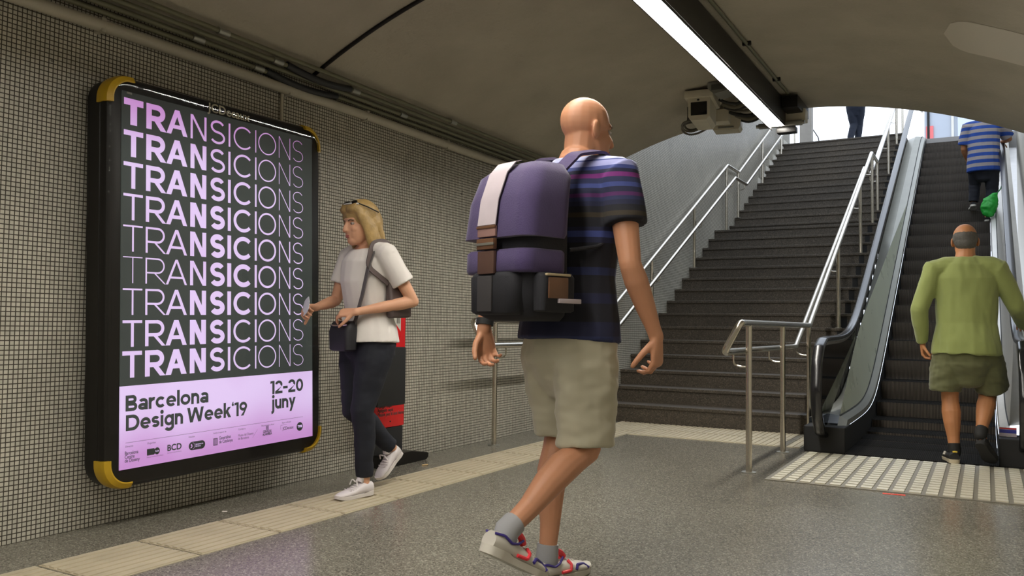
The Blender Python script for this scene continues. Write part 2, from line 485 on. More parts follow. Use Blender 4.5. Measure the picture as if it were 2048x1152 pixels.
def glyph(bm, ch, x0, x1, z0, z1, w):
    h = z1-z0; W = x1-x0; xc = (x0+x1)/2
    bar = lambda a, b, c, d: quad(bm, [(a, c), (b, c), (b, d), (a, d)])
    if ch == 'I': bar(xc-w/2, xc+w/2, z0, z1)
    elif ch == 'T':
        bar(x0, x1, z1-w*0.88, z1); bar(xc-w/2, xc+w/2, z0, z1-w*0.88)
    elif ch == 'N':
        hw = min(w*1.18, W*0.42)
        bar(x0, x0+w, z0, z1); bar(x1-w, x1, z0, z1)
        quad(bm, [(x0, z1), (x0+hw, z1), (x1, z0), (x1-hw, z0)])
    elif ch == 'A':
        hw = w*1.08
        quad(bm, [(x0, z0), (x0+hw, z0), (xc+hw/2, z1), (xc-hw/2, z1)])
        quad(bm, [(x1-hw, z0), (x1, z0), (xc+hw/2, z1), (xc-hw/2, z1)])
        zb = z0+h*0.24; t = (zb-z0)/h
        bar(x0+(xc-x0)*t+hw*0.4, x1-(x1-xc)*t-hw*0.4, zb, zb+w*0.80)
    elif ch == 'R':
        bar(x0, x0+w, z0, z1)
        zt, zm = z1-w*0.44, z0+h*0.42+w*0.10
        rz = (zt-zm)/2; rx = min(rz*1.05, W*0.5); xa = x1-W*0.06-w/2-rx
        bar(x0+w, xa, zt-w*0.44, z1); bar(x0+w, xa, zm-w*0.44, zm+w*0.44)
        arc_stroke(bm, xa, (zt+zm)/2, rx, rz, -90, 90, w*0.94)
        hw = w*1.15; xl = x0+W*0.42
        quad(bm, [(x1-hw, z0), (x1, z0), (xl+hw*0.62, zm), (xl-hw*0.38, zm)])
    elif ch == 'O':
        arc_stroke(bm, xc, (z0+z1)/2, W/2-w/2, h/2-w/2, 0, 360, w, 48)
    elif ch == 'C':
        arc_stroke(bm, x0+W*0.52, (z0+z1)/2, W*0.52-w/2, h/2-w/2, 42, 318, w, 40)
    elif ch == 'S':
        rz = (h-w)/4; rx = W/2-w/2
        arc_stroke(bm, xc, z1-w/2-rz, rx*0.94, rz, 28, 270, w, 26)
        arc_stroke(bm, xc, z0+w/2+rz, rx, rz, 90, -152, w, 26)

ADV = thing('advertising_lightbox', 'tall black backlit advertising case with a lilac event poster on the mosaic wall', 'advertising sign',
            (-3.41, 3.0, 1.14), (math.radians(-1.0), math.radians(-1.0), PI/2))
b = bm_new()
O = lambda g: rrect(0.69, -0.935, 0.945, 0.115, 9, g)
loft_outlines(b, [(0.150, O(-0.02)), (0.138, O(0.0)), (0.05, O(0.0)), (0.046, O(-0.006)), (0.042, O(0.0)), (0.022, O(0.0)), (0.008, O(-0.008)), (0.0, O(-0.026))])
obj('casing', b, M_black, ADV, angle=30)
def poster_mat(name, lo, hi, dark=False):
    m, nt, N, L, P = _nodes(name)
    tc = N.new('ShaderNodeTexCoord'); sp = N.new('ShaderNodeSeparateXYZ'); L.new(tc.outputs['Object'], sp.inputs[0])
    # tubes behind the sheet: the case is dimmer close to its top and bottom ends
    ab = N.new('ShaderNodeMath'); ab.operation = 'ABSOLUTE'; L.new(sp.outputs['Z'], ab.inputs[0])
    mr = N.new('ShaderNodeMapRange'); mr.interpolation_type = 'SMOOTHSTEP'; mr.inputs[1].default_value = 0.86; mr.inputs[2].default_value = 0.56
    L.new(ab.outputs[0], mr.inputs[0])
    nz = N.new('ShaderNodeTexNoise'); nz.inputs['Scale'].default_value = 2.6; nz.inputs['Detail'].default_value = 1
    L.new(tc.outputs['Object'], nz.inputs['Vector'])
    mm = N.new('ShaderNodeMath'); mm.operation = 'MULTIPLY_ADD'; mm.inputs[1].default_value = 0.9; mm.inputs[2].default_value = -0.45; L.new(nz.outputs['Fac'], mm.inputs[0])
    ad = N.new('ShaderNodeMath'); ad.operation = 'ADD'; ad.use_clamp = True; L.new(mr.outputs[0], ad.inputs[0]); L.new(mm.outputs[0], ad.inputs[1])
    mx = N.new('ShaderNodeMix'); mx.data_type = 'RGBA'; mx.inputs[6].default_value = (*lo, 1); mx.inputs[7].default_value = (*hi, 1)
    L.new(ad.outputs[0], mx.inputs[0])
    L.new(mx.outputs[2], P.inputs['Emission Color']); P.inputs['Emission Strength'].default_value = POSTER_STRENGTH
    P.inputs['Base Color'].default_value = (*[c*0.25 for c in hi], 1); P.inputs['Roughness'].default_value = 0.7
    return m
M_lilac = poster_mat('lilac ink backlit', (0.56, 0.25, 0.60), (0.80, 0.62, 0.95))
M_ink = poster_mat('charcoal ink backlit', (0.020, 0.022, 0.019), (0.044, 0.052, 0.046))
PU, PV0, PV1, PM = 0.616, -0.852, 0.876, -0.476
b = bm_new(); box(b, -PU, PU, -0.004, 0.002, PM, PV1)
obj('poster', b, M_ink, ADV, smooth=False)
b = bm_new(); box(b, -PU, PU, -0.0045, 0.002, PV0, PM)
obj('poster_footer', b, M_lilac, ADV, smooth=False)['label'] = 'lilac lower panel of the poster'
SPANS = [('T', -.606, -.505), ('R', -.489, -.378), ('A', -.378, -.257), ('N', -.239, -.142), ('S', -.118, -.024), ('I', -.02, .03), ('C', .033, .161), ('I', .16, .21), ('O', .203, .332), ('N', .354, .440), ('S', .460, .542)]
ROWS = [.846, .698, .551, .405, .260, .115, -.031, -.177, -.318]
WT = [[35, 29, 24, 13, 12, 11.5, 9, 6, 6, 3.5, 3], [27, 28, 26, 24, 15, 14, 12, 9, 7, 4, 3.5], [21, 24, 26, 26, 22, 18, 16, 11, 9, 5, 4],
      [14, 18, 22, 28, 27, 20, 18, 12, 10, 6, 5], [9, 11, 15, 24, 28, 24, 22, 14, 12, 8, 6], [5, 8, 12, 18, 26, 26, 25, 15, 12, 7, 6],
      [9, 11, 16, 26, 29, 24, 22, 14, 11, 7, 6], [15, 18, 23, 29, 26, 20, 14, 12, 9, 5.5, 4.5], [22, 26, 29, 28, 22, 16, 11, 9, 7, 4.5, 3.5]]
for zt, ws in zip(ROWS, WT):
    b = bm_new()
    for (ch, x0, x1), w in zip(SPANS, ws): glyph(b, ch, x0, x1, zt-.1215, zt, w/1000)
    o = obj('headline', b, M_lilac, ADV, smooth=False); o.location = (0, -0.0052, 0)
def ptext(name, s, x, z, size, bold=0.0, m=None, line=1.0, align='LEFT', fit=None):
    return text_mesh(name, s, size, m or M_ink, ADV, (x, -0.0054, z), bold, align, depth=0.0, line=line, fit=fit)
def sans(bm, ch, s=.215, xh=.745):
    """one bold geometric sans letter, cap height 1, drawn with strokes of width s; returns its width"""
    bar = lambda x0, x1, y0, y1: quad(bm, [(x0, y0), (x1, y0), (x1, y1), (x0, y1)])
    h = s/2
    ring = lambda x0, x1, y0, y1, a0=0, a1=360: arc_stroke(bm, (x0+x1)/2, (y0+y1)/2, (x1-x0)/2-h, (y1-y0)/2-h, a0, a1, s*.94, 36)
    dot = lambda x, y, r=.135: disc(bm, x, y, r, r, 20)
    if ch == 'B':
        W = .84; bar(0, s, 0, 1)
        for y0, y1, xr in ((.46, 1, W-.05), (0, .54, W)):
            ry = (y1-y0)/2-h; cx_ = xr-h-ry; bar(s, cx_, y0, y0+s*.94); bar(s, cx_, y1-s*.94, y1); arc_stroke(bm, cx_, (y0+y1)/2, ry, ry, -90, 90, s)
    elif ch == 'D':
        W = 1.0; bar(0, s, 0, 1); cx_ = W-.5; bar(s, cx_, 0, s*.94); bar(s, cx_, 1-s*.94, 1); arc_stroke(bm, cx_, .5, .5-h, .5-h, -90, 90, s, 36)
    elif ch == 'a':
        W = .72; bar(W-s, W, 0, xh*.66); ring(.03, W, xh-.50, xh, 0, 155); ring(0, W-.02, -.01, xh*.60)
    elif ch == 'r':
        W = .46; bar(0, s, 0, xh); arc_stroke(bm, .40, xh-h-.30, .30, .30, 78, 180, s)
    elif ch == 'c': W = .76; ring(0, .80, 0, xh, 42, 318)
    elif ch == 'e': W = .80; ring(0, W, 0, xh, 0, 318); bar(s*.6, W-.02, xh/2-s*.36, xh/2+s*.30)
    elif ch == 'l': W = s; bar(0, s, 0, 1.06)
    elif ch == 'o': W = .82; ring(0, W, 0, xh)
    elif ch in 'nu':
        W = .68; r_ = (W-s)/2
        if ch == 'n': bar(0, s, 0, xh); bar(W-s, W, 0, xh-h-r_); arc_stroke(bm, W/2, xh-h-r_, r_, r_, 0, 180, s)
        else: bar(0, s, h+r_, xh); bar(W-s, W, 0, xh); arc_stroke(bm, W/2, h+r_, r_, r_, 180, 360, s)
    elif ch == 's':
        W = .62; rz = (xh-s)/4; arc_stroke(bm, W/2, xh-h-rz, W/2-h, rz, 25, 270, s*.95, 24); arc_stroke(bm, W/2, h+rz, W/2-h, rz, 90, -155, s*.95, 24)
    elif ch == 'i': W = s+.04; bar(.02, s+.02, 0, xh); dot(.02+h, .955)
    elif ch == 'j':
        W = s+.06; bar(.05, s+.05, -.10, xh); dot(.05+h, .955); arc_stroke(bm, -.10, -.10, .15+h, .16, -75, 0, s)
    elif ch == 'g':
        W = .78; ring(0, W-.02, 0, xh); bar(W-s, W, -.06, xh); arc_stroke(bm, W/2, -.06, W/2-h, .19, -158, 0, s)
    elif ch == 'W':
        W = 1.42
        for x0, x1, up in ((0, .36, 1), (.71, .36, 0), (.71, 1.06, 1), (1.42, 1.06, 0)):
            k = s*.54; quad(bm, [(min(max(x0-k, 0), W-2*k), 1), (min(max(x0+k, 2*k), W), 1), (x1+k, 0), (x1-k, 0)])
    elif ch == 'k':
        W = .70; bar(0, s, 0, 1.06); quad(bm, [(s*.9, .22), (s*.9, .48), (W-.29, xh), (W-.02, xh)]); quad(bm, [(.22, .38), (.40, .50), (W, 0), (W-.27, 0)])
    elif ch == '1': W = .40; bar(W-s, W, 0, 1); quad(bm, [(0, .78), (0, .97), (W-s, 1), (W-s, .84)])
    elif ch == '2':
        W = .72; ring(0, W, .38, 1, -28, 172); quad(bm, [(0, s*.9), (.29, s*.9), (W-.02, .60), (W-.21, .47)]); bar(0, W, 0, s*.92)
    elif ch == '0': W = .76; ring(0, W, 0, 1)
    elif ch == '9': W = .76; ring(0, W, .34, 1); quad(bm, [(W-.03, .56), (W-.24, .42), (.14, 0), (.41, 0)])
    elif ch == 'y': W = .74; quad(bm, [(0, xh), (.24, xh), (W/2+.11, .02), (W/2-.11, .02)]); quad(bm, [(W-.24, xh), (W, xh), (.30, -.30), (.07, -.30)])
    elif ch == '\u2013': W = .46; bar(0, W, .34, .53)
    elif ch == '\u2018': W = .20; dot(.10, .86, .10); quad(bm, [(0, .86), (.12, .86), (.17, 1.06), (.08, 1.06)])
    else: W = .22
    return W
def title(name, s, x, z, cap, fit, gap=.06):
    full = bm_new(); cur = 0
    for ch in s:
        g = bm_new(); w = sans(g, ch); bmesh.ops.translate(g, verts=g.verts, vec=(cur, 0, 0)) if len(g.verts) else None
        me = bpy.data.meshes.new('tmp'); g.to_mesh(me); g.free(); full.from_mesh(me); bpy.data.meshes.remove(me); cur += w+gap
    for v in full.verts: v.co.x *= fit/(cur-gap); v.co.z *= cap
    o = obj(name, full, M_ink, ADV, smooth=False); o.location = (x, -0.0054, z)
title('title_lettering', 'Barcelona', -.588, -.591, .072, .462)
title('title_lettering', 'Design Week\u201819', -.586, -.680, .072, .712)
title('date_lettering', '12\u201320', .290, -.586, .072, .250)
title('date_lettering', 'juny', .300, -.669, .072, .180)
b = bm_new(); quad(b, [(-.588, -.7335), (.538, -.7335), (.538, -.7322), (-.588, -.7322)])
obj('rule', b, M_ink, ADV, smooth=False).location = (0, -0.0054, 0)
for s, x in (('Direcci\u00f3', -.588), ('Organitza', -.475), ('Impulsa', -.244), ('Amb el suport de', -.095), ('Col\u00b7labora', .066), ('Patrocinador oficial', .226), ('Espai cedit per', .376)):
    ptext('credit_caption', s, x, -.7535, .0105)
ptext('sponsor_lettering', 'Barcelona\nCentre\nde Disseny', -.590, -.787, .0205, .0003, fit=.076, line=.75)
ptext('sponsor_lettering', 'Generalitat\nde Catalunya', -.058, -.786, .0205, .0003, fit=.087, line=.85)
ptext('sponsor_lettering', 'Museu del Disseny\nde Barcelona', .066, -.787, .0168, fit=.104, line=.9)
ptext('sponsor_lettering', 'JCDecaux', .380, -.790, .0215, .0003, fit=.083)
ptext('sponsor_lettering', 'CERVEZAS\nALHAMBRA', .267, -.789, .0165, .0006, fit=.066, align='CENTER', line=.8)
ptext('sponsor_lettering', 'BCD', -.364, -.800, .037, .0012, fit=.078)
ptext('credit_caption', 'Barcelona Centre de Disseny', -.364, -.8125, .0062, fit=.078)
ptext('credit_caption', 'Disseny Hub Barcelona Museu', -.476, -.8165, .0062, fit=.088)
# pictorial sponsor marks
def mark(name, bm): 
    o = obj(name, bm, M_ink, ADV, smooth=False); o.location = (0, -0.0053, 0); return o
b = bm_new(); quad(b, [(-.476, -.806), (-.438, -.806), (-.438, -.776), (-.476, -.776)]); b.faces.new([b.verts.new((x, 0, z)) for x, z in ((-.438, -.806), (-.424, -.791), (-.438, -.776))])
disc(b, -.4215, -.791, .0145, .0165); mark('sponsor_mark', b)
ptext('sponsor_lettering', 'hub', -.4305, -.7945, .0105, .0002, fit=.018, m=M_lilac).location.y = -0.006
b = bm_new(); b.faces.new([b.verts.new((x, 0, z)) for x, z in rrect(.049, -.816, -.775, .0203, 8)][::1]); 
bmesh.ops.translate(b, verts=b.verts, vec=(-.194, 0, 0)); mark('sponsor_mark', b)
b = bm_new(); arc_stroke(b, -.2245, -.7955, .0165, .0165, -80, 80, .0014)
for q in ([(-.232, -.806), (-.224, -.797), (-.226, -.795), (-.234, -.804)], [(-.228, -.785), (-.221, -.797), (-.223, -.799), (-.230, -.787)]): quad(b, q)
disc(b, -.2275, -.7905, .004, .004); disc(b, -.2275, -.8005, .0035, .0035)
o = obj('sponsor_mark', b, M_lilac, ADV, smooth=False); o.location = (0, -0.0062, 0)
ptext('sponsor_lettering', 'Ajuntament de\nBarcelona', -.204, -.793, .0092, .0001, fit=.046, m=M_lilac, line=.95).location.y = -0.0062
b = bm_new()
for i in range(4): quad(b, [(-.0945+.0075*i, -.812), (-.0905+.0075*i, -.812), (-.0905+.0075*i, -.776), (-.0945+.0075*i, -.776)])
for z in (-.812, -.779): quad(b, [(-.0945, z), (-.068, z), (-.068, z+.003), (-.0945, z+.003)])
mark('sponsor_mark', b)
b = bm_new()
for i in range(4):
    quad(b, [(.258+.0055*i, -.774), (.2605+.0055*i, -.774), (.2605+.0055*i, -.753), (.258+.0055*i, -.753)])
    quad(b, [(.258, -.773+.0055*i), (.277, -.773+.0055*i), (.277, -.7715+.0055*i), (.258, -.7715+.0055*i)])
mark('sponsor_mark', b)
b = bm_new(); quad(b, [(.163, -.805), (.1642, -.805), (.1985, -.765), (.1973, -.765)]); mark('sponsor_mark', b); b = bm_new(); quad(b, [(.366, -.785), (.3672, -.785), (.3672, -.762), (.366, -.762)]); quad(b, [(.366, -.7632), (.412, -.762), (.412, -.761), (.366, -.762)]); mark('sponsor_mark', b)
b = bm_new(); disc(b, .5125, -.7855, .0245, .0245); mark('sponsor_mark', b)
ptext('sponsor_lettering', 'TMB', .4955, -.7905, .0165, .0007, fit=.034, m=M_lilac).location.y = -0.0062
b = bm_new(); box(b, -.592, -.565, -0.0053, 0.0, .8655, .8745); obj('paper_tab', b, mat('grey paper tab', (.20, .20, .17), .7), ADV, smooth=False)['label'] = 'tiny grey printed tab at the poster corner'
# glass front
b = bm_new(); G = lambda g: rrect(0.69, -0.935, 0.945, 0.115, 9, g)
loft_outlines(b, [(0.008, G(-0.006)), (-0.006, G(-0.008)), (-0.012, G(-0.013)), (-0.0155, G(-0.022)), (-0.0156, G(-0.026)), (-0.0156, G(-0.040))])
obj('front_glass', b, mat_glass('display glass', (1, 1, 1), 0.02, 0.4), ADV, angle=60)
M_logo = mat('pale gold lettering', (0.62, 0.57, 0.42), 0.5)
text_mesh('maker_lettering', 'JCDecaux', .057, M_logo, ADV, (-.145, -0.0166, .880), .0010, fit=.275, depth=0.0003)
# yellow corner guards
for sx_, v in ((-1, .945), (1, .945), (-1, -.935), (1, -.935)):
    b = bm_new(); r = .115; top = v > 0
    cx_ = sx_*(.69-r); cz_ = v-r if top else v+r
    prof_ = [(.007, .062), (.008, .020), (.001, -.004), (-.020, -.0175), (-.026, -.0165), (-.022, .002), (-.004, .012), (-.002, .060)]
    rings = []
    for i in range(-1, 14):
        a = max(0, min(12, i))/12*90; ext = -.018 if i < 0 else (.018 if i > 12 else 0)
        base = {(1, True): 0, (-1, True): 90, (-1, False): 180, (1, False): 270}[(sx_, top)]
        an = math.radians(base+a); c, s = math.cos(an), math.sin(an)
        rings.append([b.verts.new((cx_+(r+d)*c-s*ext, y, cz_+(r+d)*s+c*ext)) for d, y in prof_])
    for A, B in zip(rings, rings[1:]):
        for j in range(len(A)): b.faces.new((A[j], A[(j+1) % len(A)], B[(j+1) % len(A)], B[j]))
    b.faces.new(rings[0]); b.faces.new(rings[-1][::-1])
    obj('corner_guard', b, M_yellow, ADV, angle=35)['label'] = 'yellow corner guard'

# ---------------------------------------------------------------- cigarette bin on the wall
BIN = thing('ashtray_bin', 'red and black cigarette bin with no smoking sign standing against the mosaic wall', 'cigarette bin', (-3.6, 4.36, 0), (0, 0, PI/2))
# local: x along the wall, y into the wall (front is -y), z up
b = bm_new(); box(b, .0, .325, -.07, -.004, .25, 1.10, .008); obj('back_panel', b, M_red, BIN)
b = bm_new(); box(b, -.19, .10, -.25, -.072, .42, .80, .012); obj('bin_box', b, M_mattblack, BIN)['label'] = 'black protruding bin'
b = bm_new(); box(b, .005, .32, -.066, -.004, .012, .248, .006); obj('pedestal', b, M_mattblack, BIN)['label'] = 'black pedestal'
b = bm_new(); prism(b, [(-.02, .002), (.47, .002), (.50, .02), (.49, .05), (.30, .08), (.0, .08), (-.02, .055)], -.16, -.02, 'y')
obj('floor_foot', b, M_black, BIN)['label'] = 'black foot plate'
b = bm_new(); box(b, .03, .265, -.0735, -.069, .86, 1.075); obj('sign_panel', b, M_whitep, BIN, smooth=False)['label'] = 'white no smoking sign'
b = bm_new()
for pts in ([(.03, 1.075), (.07, 1.075), (.265, .90), (.265, .86), (.225, .86)],): b.faces.new([b.verts.new((x, 0, z)) for x, z in pts])
o = obj('diagonal_bar', b, M_red, BIN, smooth=False); o.location = (0, -.0745, 0); o['label'] = 'red diagonal bar'
b = bm_new()
arc_stroke(b, .205, 1.0, .030, .030, -20, 150, .007); arc_stroke(b, .205, 1.0, .046, .046, -10, 140, .007); arc_stroke(b, .205, 1.0, .016, .016, 0, 160, .006)
for x in (.218, .232, .246): quad(b, [(x, .955), (x+.007, .955), (x+.007, .995), (x, .995)])
o = obj('smoke_icon', b, M_mattblack, BIN, smooth=False); o.location = (0, -.0742, 0); o['label'] = 'black smoke icon'
M_wink = mat('white print', (.75, .70, .66), .6)
text_mesh('instruction_lettering', "Apaga'l aqu\u00ed\nAp\u00e1galo aqu\u00ed\nPlease put it out here", .030, M_wink, BIN, (.03, -.0712, .388), .0004, line=.86)
b = bm_new(); ellipsoid(b, (.17, -.071, .29), (.006, .003, .006)); obj('keyhole', b, M_black, BIN)

# ---------------------------------------------------------------- handrails
def tread_z(y):
    z = 0.0
    for yy, zz in NOSES:
        if y >= yy-0.012: z = zz
    return z
def handrail(label, xu, xl, posts, ends):
    t = thing('stair_handrail', label, 'handrail', (xu, 5.6, 0))
    q = lambda p: V(p)-V((xu, 5.6, 0))
    side = xl
    up_ = [(xu, 5.44, .985), (xu, 7.76, .985), (xu, 12.55, 3.44), (xu, 13.22, 3.44), (xu, 16.9, 5.36), (xu, 17.9, 5.36)]
    lo_ = [(xl, 5.46, .795), (xl, 7.68, .795), (xl, 12.62, 3.25), (xl, 13.30, 3.25), (xl, 16.8, 5.02)]
    r = .0235
    b = bm_new(); tube(b, [q(p) for p in up_], r, 14, .05, 6); obj('upper_rail', b, M_steel, t)
    b = bm_new(); tube(b, [q(p) for p in lo_], r, 14, .05, 6); obj('lower_rail', b, M_steel, t)
    b = bm_new()
    xm = (xu+xl)/2
    tube(b, [q(p) for p in ((xu, 5.45, .985), (xu, 5.36, .985), (xl, 5.36, .795), (xl, 5.47, .795))], r, 14, .075, 8); obj('end_loop', b, M_steel, t)
    def rail_z(path, y):
        for a, c in zip(path, path[1:]):
            if a[1] <= y <= c[1]: return a[2]+(c[2]-a[2])*(y-a[1])/(c[1]-a[1])
        return path[-1][2]
    for y in posts:
        z0 = tread_z(y) if not (xu > -2 and 6.9 < y < 7.84) else .0078; z1 = rail_z(up_, y)
        b = bm_new(); cyl(b, q((xu, y, z0)), q((xu, y, z1-.01)), .0205, 16); p = obj('post', b, M_steel, t)
        b = bm_new(); cyl(b, q((xu, y, z0)), q((xu, y, z0+.006)), .048 if y < 7.5 else .034, 20); obj('foot_flange', b, M_steel_dull, p)
        if y > 16.7: continue
        zl = rail_z(lo_, y)
        b = bm_new(); tube(b, [q(p_) for p_ in ((xl, y, zl-.02), (xl, y, zl-.085), (xm, y, zl-.10), (xu, y, zl-.10))], .0065, 8, .06, 6)
        obj('bracket', b, M_steel, t)
    return t
handrail('double tubular steel handrail on posts along the left mosaic wall', -3.405, -3.305, [5.70, 6.72, 7.74, 9.27, 10.9, 12.5, 13.18, 14.85, 16.4, 17.7], 0)
handrail('double tubular steel handrail on posts between the stairs and the escalator', -1.372, -1.475, [5.585, 6.64, 7.73, 9.45, 11.3, 12.6, 13.25, 14.9, 16.4, 17.7], 0)

# ---------------------------------------------------------------- escalator
def spl(x, k=0.28): 
    x /= k
    return k*(x if x > 30 else math.log1p(math.exp(x)))
SL = 0.516
def ramp(y, zl, y0, zh): return zl + SL*(spl(y-y0)-spl(y-(y0+(zh-zl)/SL)))
hand_z = lambda y: ramp(y, .875, 8.38, ZTOP+.93)
deck_z = lambda y: ramp(y, .25, 8.80, ZTOP+.12)
nose_z = lambda y: ramp(y, .014, 8.50, ZTOP)
ESC = thing('escalator', 'black stepped escalator with pale inner panels rising to the street', 'escalator', (-.44, 6.8, 0))
M_panel = mat('pale green satin panel', (0.80, 0.86, 0.70), 0.30, 0.0, var=0.10, scale=3.0, rvar=0.10)
M_deck = mat('grey satin deck', (0.27, 0.27, 0.235), 0.40, 0.35, var=0.12, scale=5)
M_white_deck = mat('pale satin skirt panel', (0.62, 0.60, 0.56), 0.40, 0.3, var=0.1, scale=5)
M_newel = mat_glass('newel glass', (.80, .86, .82), .03, 1.0, .08)
ex = lambda x, y, z: V((x+.44, y-6.8, z))
YS = [6.95+.12*i for i in range(int((19.2-6.95)/.12))]
for sgn in (-1, 1):
    side = 'left' if sgn < 0 else 'right'
    X = lambda d: (-.44) + sgn*d          # d = distance from the escalator's centre line
    xc = .665
    # hand rail: loops round the newel
    lower = [(7.25, .115), (6.90, .115), (6.68, .17), (6.545, .31), (6.50, .50), (6.545, .69), (6.65, .815), (6.80, .866), (6.95, .875)]
    path = fillet([(0, a, c) for a, c in lower], .12, 4)
    path = [ex(X(xc), p.y, p.z) for p in path] + [ex(X(xc), y, hand_z(y)) for y in YS[1:]]
    b = bm_new(); pr = [(.040*math.copysign(abs(math.cos(a))**.6, math.cos(a)), .022*math.copysign(abs(math.sin(a))**.7, math.sin(a))) for a in [2*PI*i/16 for i in range(16)]]
    # frame: sideways is always X, so build rings by hand
    rings = []
    for i, p in enumerate(path):
        a = path[max(0, i-1)]; c = path[min(len(path)-1, i+1)]; t = (c-a).normalized(); n_ = t.cross(V((1, 0, 0))).normalized()
        rings.append([b.verts.new(p+V((u, 0, 0))+n_*w) for u, w in pr])
    for A, B in zip(rings, rings[1:]):
        for j in range(16): b.faces.new((A[j], A[(j+1) % 16], B[(j+1) % 16], B[j]))
    b.faces.new(rings[0][::-1]); b.faces.new(rings[-1])
    bal = bpy.data.objects.new('balustrade', None); COL.objects.link(bal); bal.parent = ESC
    obj('moving_handrail', b, M_rubber, bal)['label'] = 'black rubber handrail'
    b = bm_new(); rings = []
    for i, p in enumerate(path):
        a = path[max(0, i-1)]; c = path[min(len(path)-1, i+1)]; t = (c-a).normalized(); n_ = t.cross(V((1, 0, 0))).normalized()
        if (n_.z < 0) == (i > len(lower)): pass
        rings.append([b.verts.new(p+V((u, 0, 0))-n_*w*(-1)) for u, w in ((-.014, .018), (.014, .018), (.014, .045), (-.014, .045))])
    for A, B in zip(rings, rings[1:]):
        for j in range(4): b.faces.new((A[j], A[(j+1) % 4], B[(j+1) % 4], B[j]))
    obj('handrail_guide', b, M_steel, bal)
    # panels
    diag = lambda y: .27+(y-7.05)*.385
    ys = [7.05+.1*i for i in range(121)]
    b = bm_new()
    for xb, xt in ((X(.575), X(xc-.012)),):
        strip(b, [ex(xb, y, deck_z(y)-.01) for y in ys], [ex(xb+(xt-xb)*min(1, max(0, (min(hand_z(y)-.03, diag(y))-deck_z(y))/.62)), y, min(hand_z(y)-.03, diag(y))) for y in ys])
    obj('inner_panel', b, M_panel if sgn < 0 else M_white_deck, bal)['label'] = 'pale satin inner panel'
    # glass in the newel
    arcp = [(p.y, p.z) for p in fillet([(0, a, c) for a, c in lower], .12, 4) if p.z > .15]
    top = [(y, hand_z(y)) for y in [7.05+.1*i for i in range(17)]]
    bot = [(y, max(.2, diag(y)-.01)) for y in [8.6-.1*i for i in range(16)]] + [(6.95, .2)]
    b = bm_new(); pts = arcp+top+bot
    cy = sum(p[0] for p in pts)/len(pts)
    vs = [b.verts.new(ex(X(xc), y, z)) for y, z in pts]; f = b.faces.new(vs); bmesh.ops.triangulate(b, faces=[f])
    r = bmesh.ops.extrude_face_region(b, geom=b.faces[:]); bmesh.ops.translate(b, verts=[e for e in r['geom'] if isinstance(e, bmesh.types.BMVert)], vec=(.008, 0, 0))
    obj('newel_glass', b, M_newel, bal, smooth=False)['label'] = 'clear rounded glass end'
    # decks: inner slopes to the steps, outer to the stairs
    b = bm_new()
    dz = [deck_z(y) for y in ys]
    L0 = [ex(X(.58), y, z+.020) for y, z in zip(ys, dz)]; L1 = [ex(X(.52), y, z-.012) for y, z in zip(ys, dz)]; L2 = [ex(X(.512), y, z-.05) for y, z in zip(ys, dz)]
    strip(b, L0, L1); strip(b, L1, L2)
    A = [ex(X(.58), 6.93, .19), ex(X(.52), 6.93, .165), ex(X(.512), 6.93, .14)]
    v0 = [b.verts.new(p) for p in A]; v1 = [b.verts.new(p) for p in (L0[0], L1[0], L2[0])]
    b.faces.new((v0[0], v0[1], v1[1], v1[0])); b.faces.new((v0[1], v0[2], v1[2], v1[1]))
    strip(b, [ex(X(.685), y, z+.035) for y, z in zip(ys, dz)], [ex(X(.81), y, z-.01) for y, z in zip(ys, dz)])
    strip(b, [ex(X(.58), y, z+.020) for y, z in zip(ys, dz)], [ex(X(.685), y, z+.035) for y, z in zip(ys, dz)])
    obj('deck', b, M_deck if sgn < 0 else M_white_deck, bal, angle=25)['label'] = 'satin metal deck along the steps'
    b = bm_new(); strip(b, [ex(X(.582), y, z+.026) for y, z in zip(ys, dz)], [ex(X(.570), y, z+.022) for y, z in zip(ys, dz)])
    obj('gasket', b, M_mattblack, bal)
    # black skirt beside the steps and cladding on the outside
    b = bm_new()
    strip(b, [ex(X(.509), y, z-.05) for y, z in zip(ys, dz)], [ex(X(.509), y, max(-.02, nose_z(y)-.35)) for y, z in zip(ys, dz)])
    strip(b, [ex(X(.81), y, z-.01) for y, z in zip(ys, dz)], [ex(X(.81), y, max(-.01, z-.6) if y > 8 else 0.0) for y, z in zip(ys, dz)])
    box(b, *sorted((X(.508)+.44, X(.81)+.44)), 0.01, .32, 0.0, .20, .01)
    obj('skirt', b, M_mattblack, bal, smooth=False)['label'] = 'black base and skirt'
# sticker on the right skirt
b = bm_new(); box(b, .512, .62, .165, .172, .15, .265); 
stk = obj('safety_sticker', b, mat('white sticker', (.62, .55, .60), .5), ESC, smooth=False); stk['label'] = 'white safety sticker with a blue band'
b = bm_new(); box(b, .514, .618, .1635, .166, .225, .25); o = obj('sticker_band', b, mat('blue print', (.05, .06, .38), .5), stk, smooth=False)
b = bm_new(); box(b, .514, .618, .1635, .166, .253, .262); o = obj('sticker_band', b, M_red, stk, smooth=False); o['label'] = 'red line'
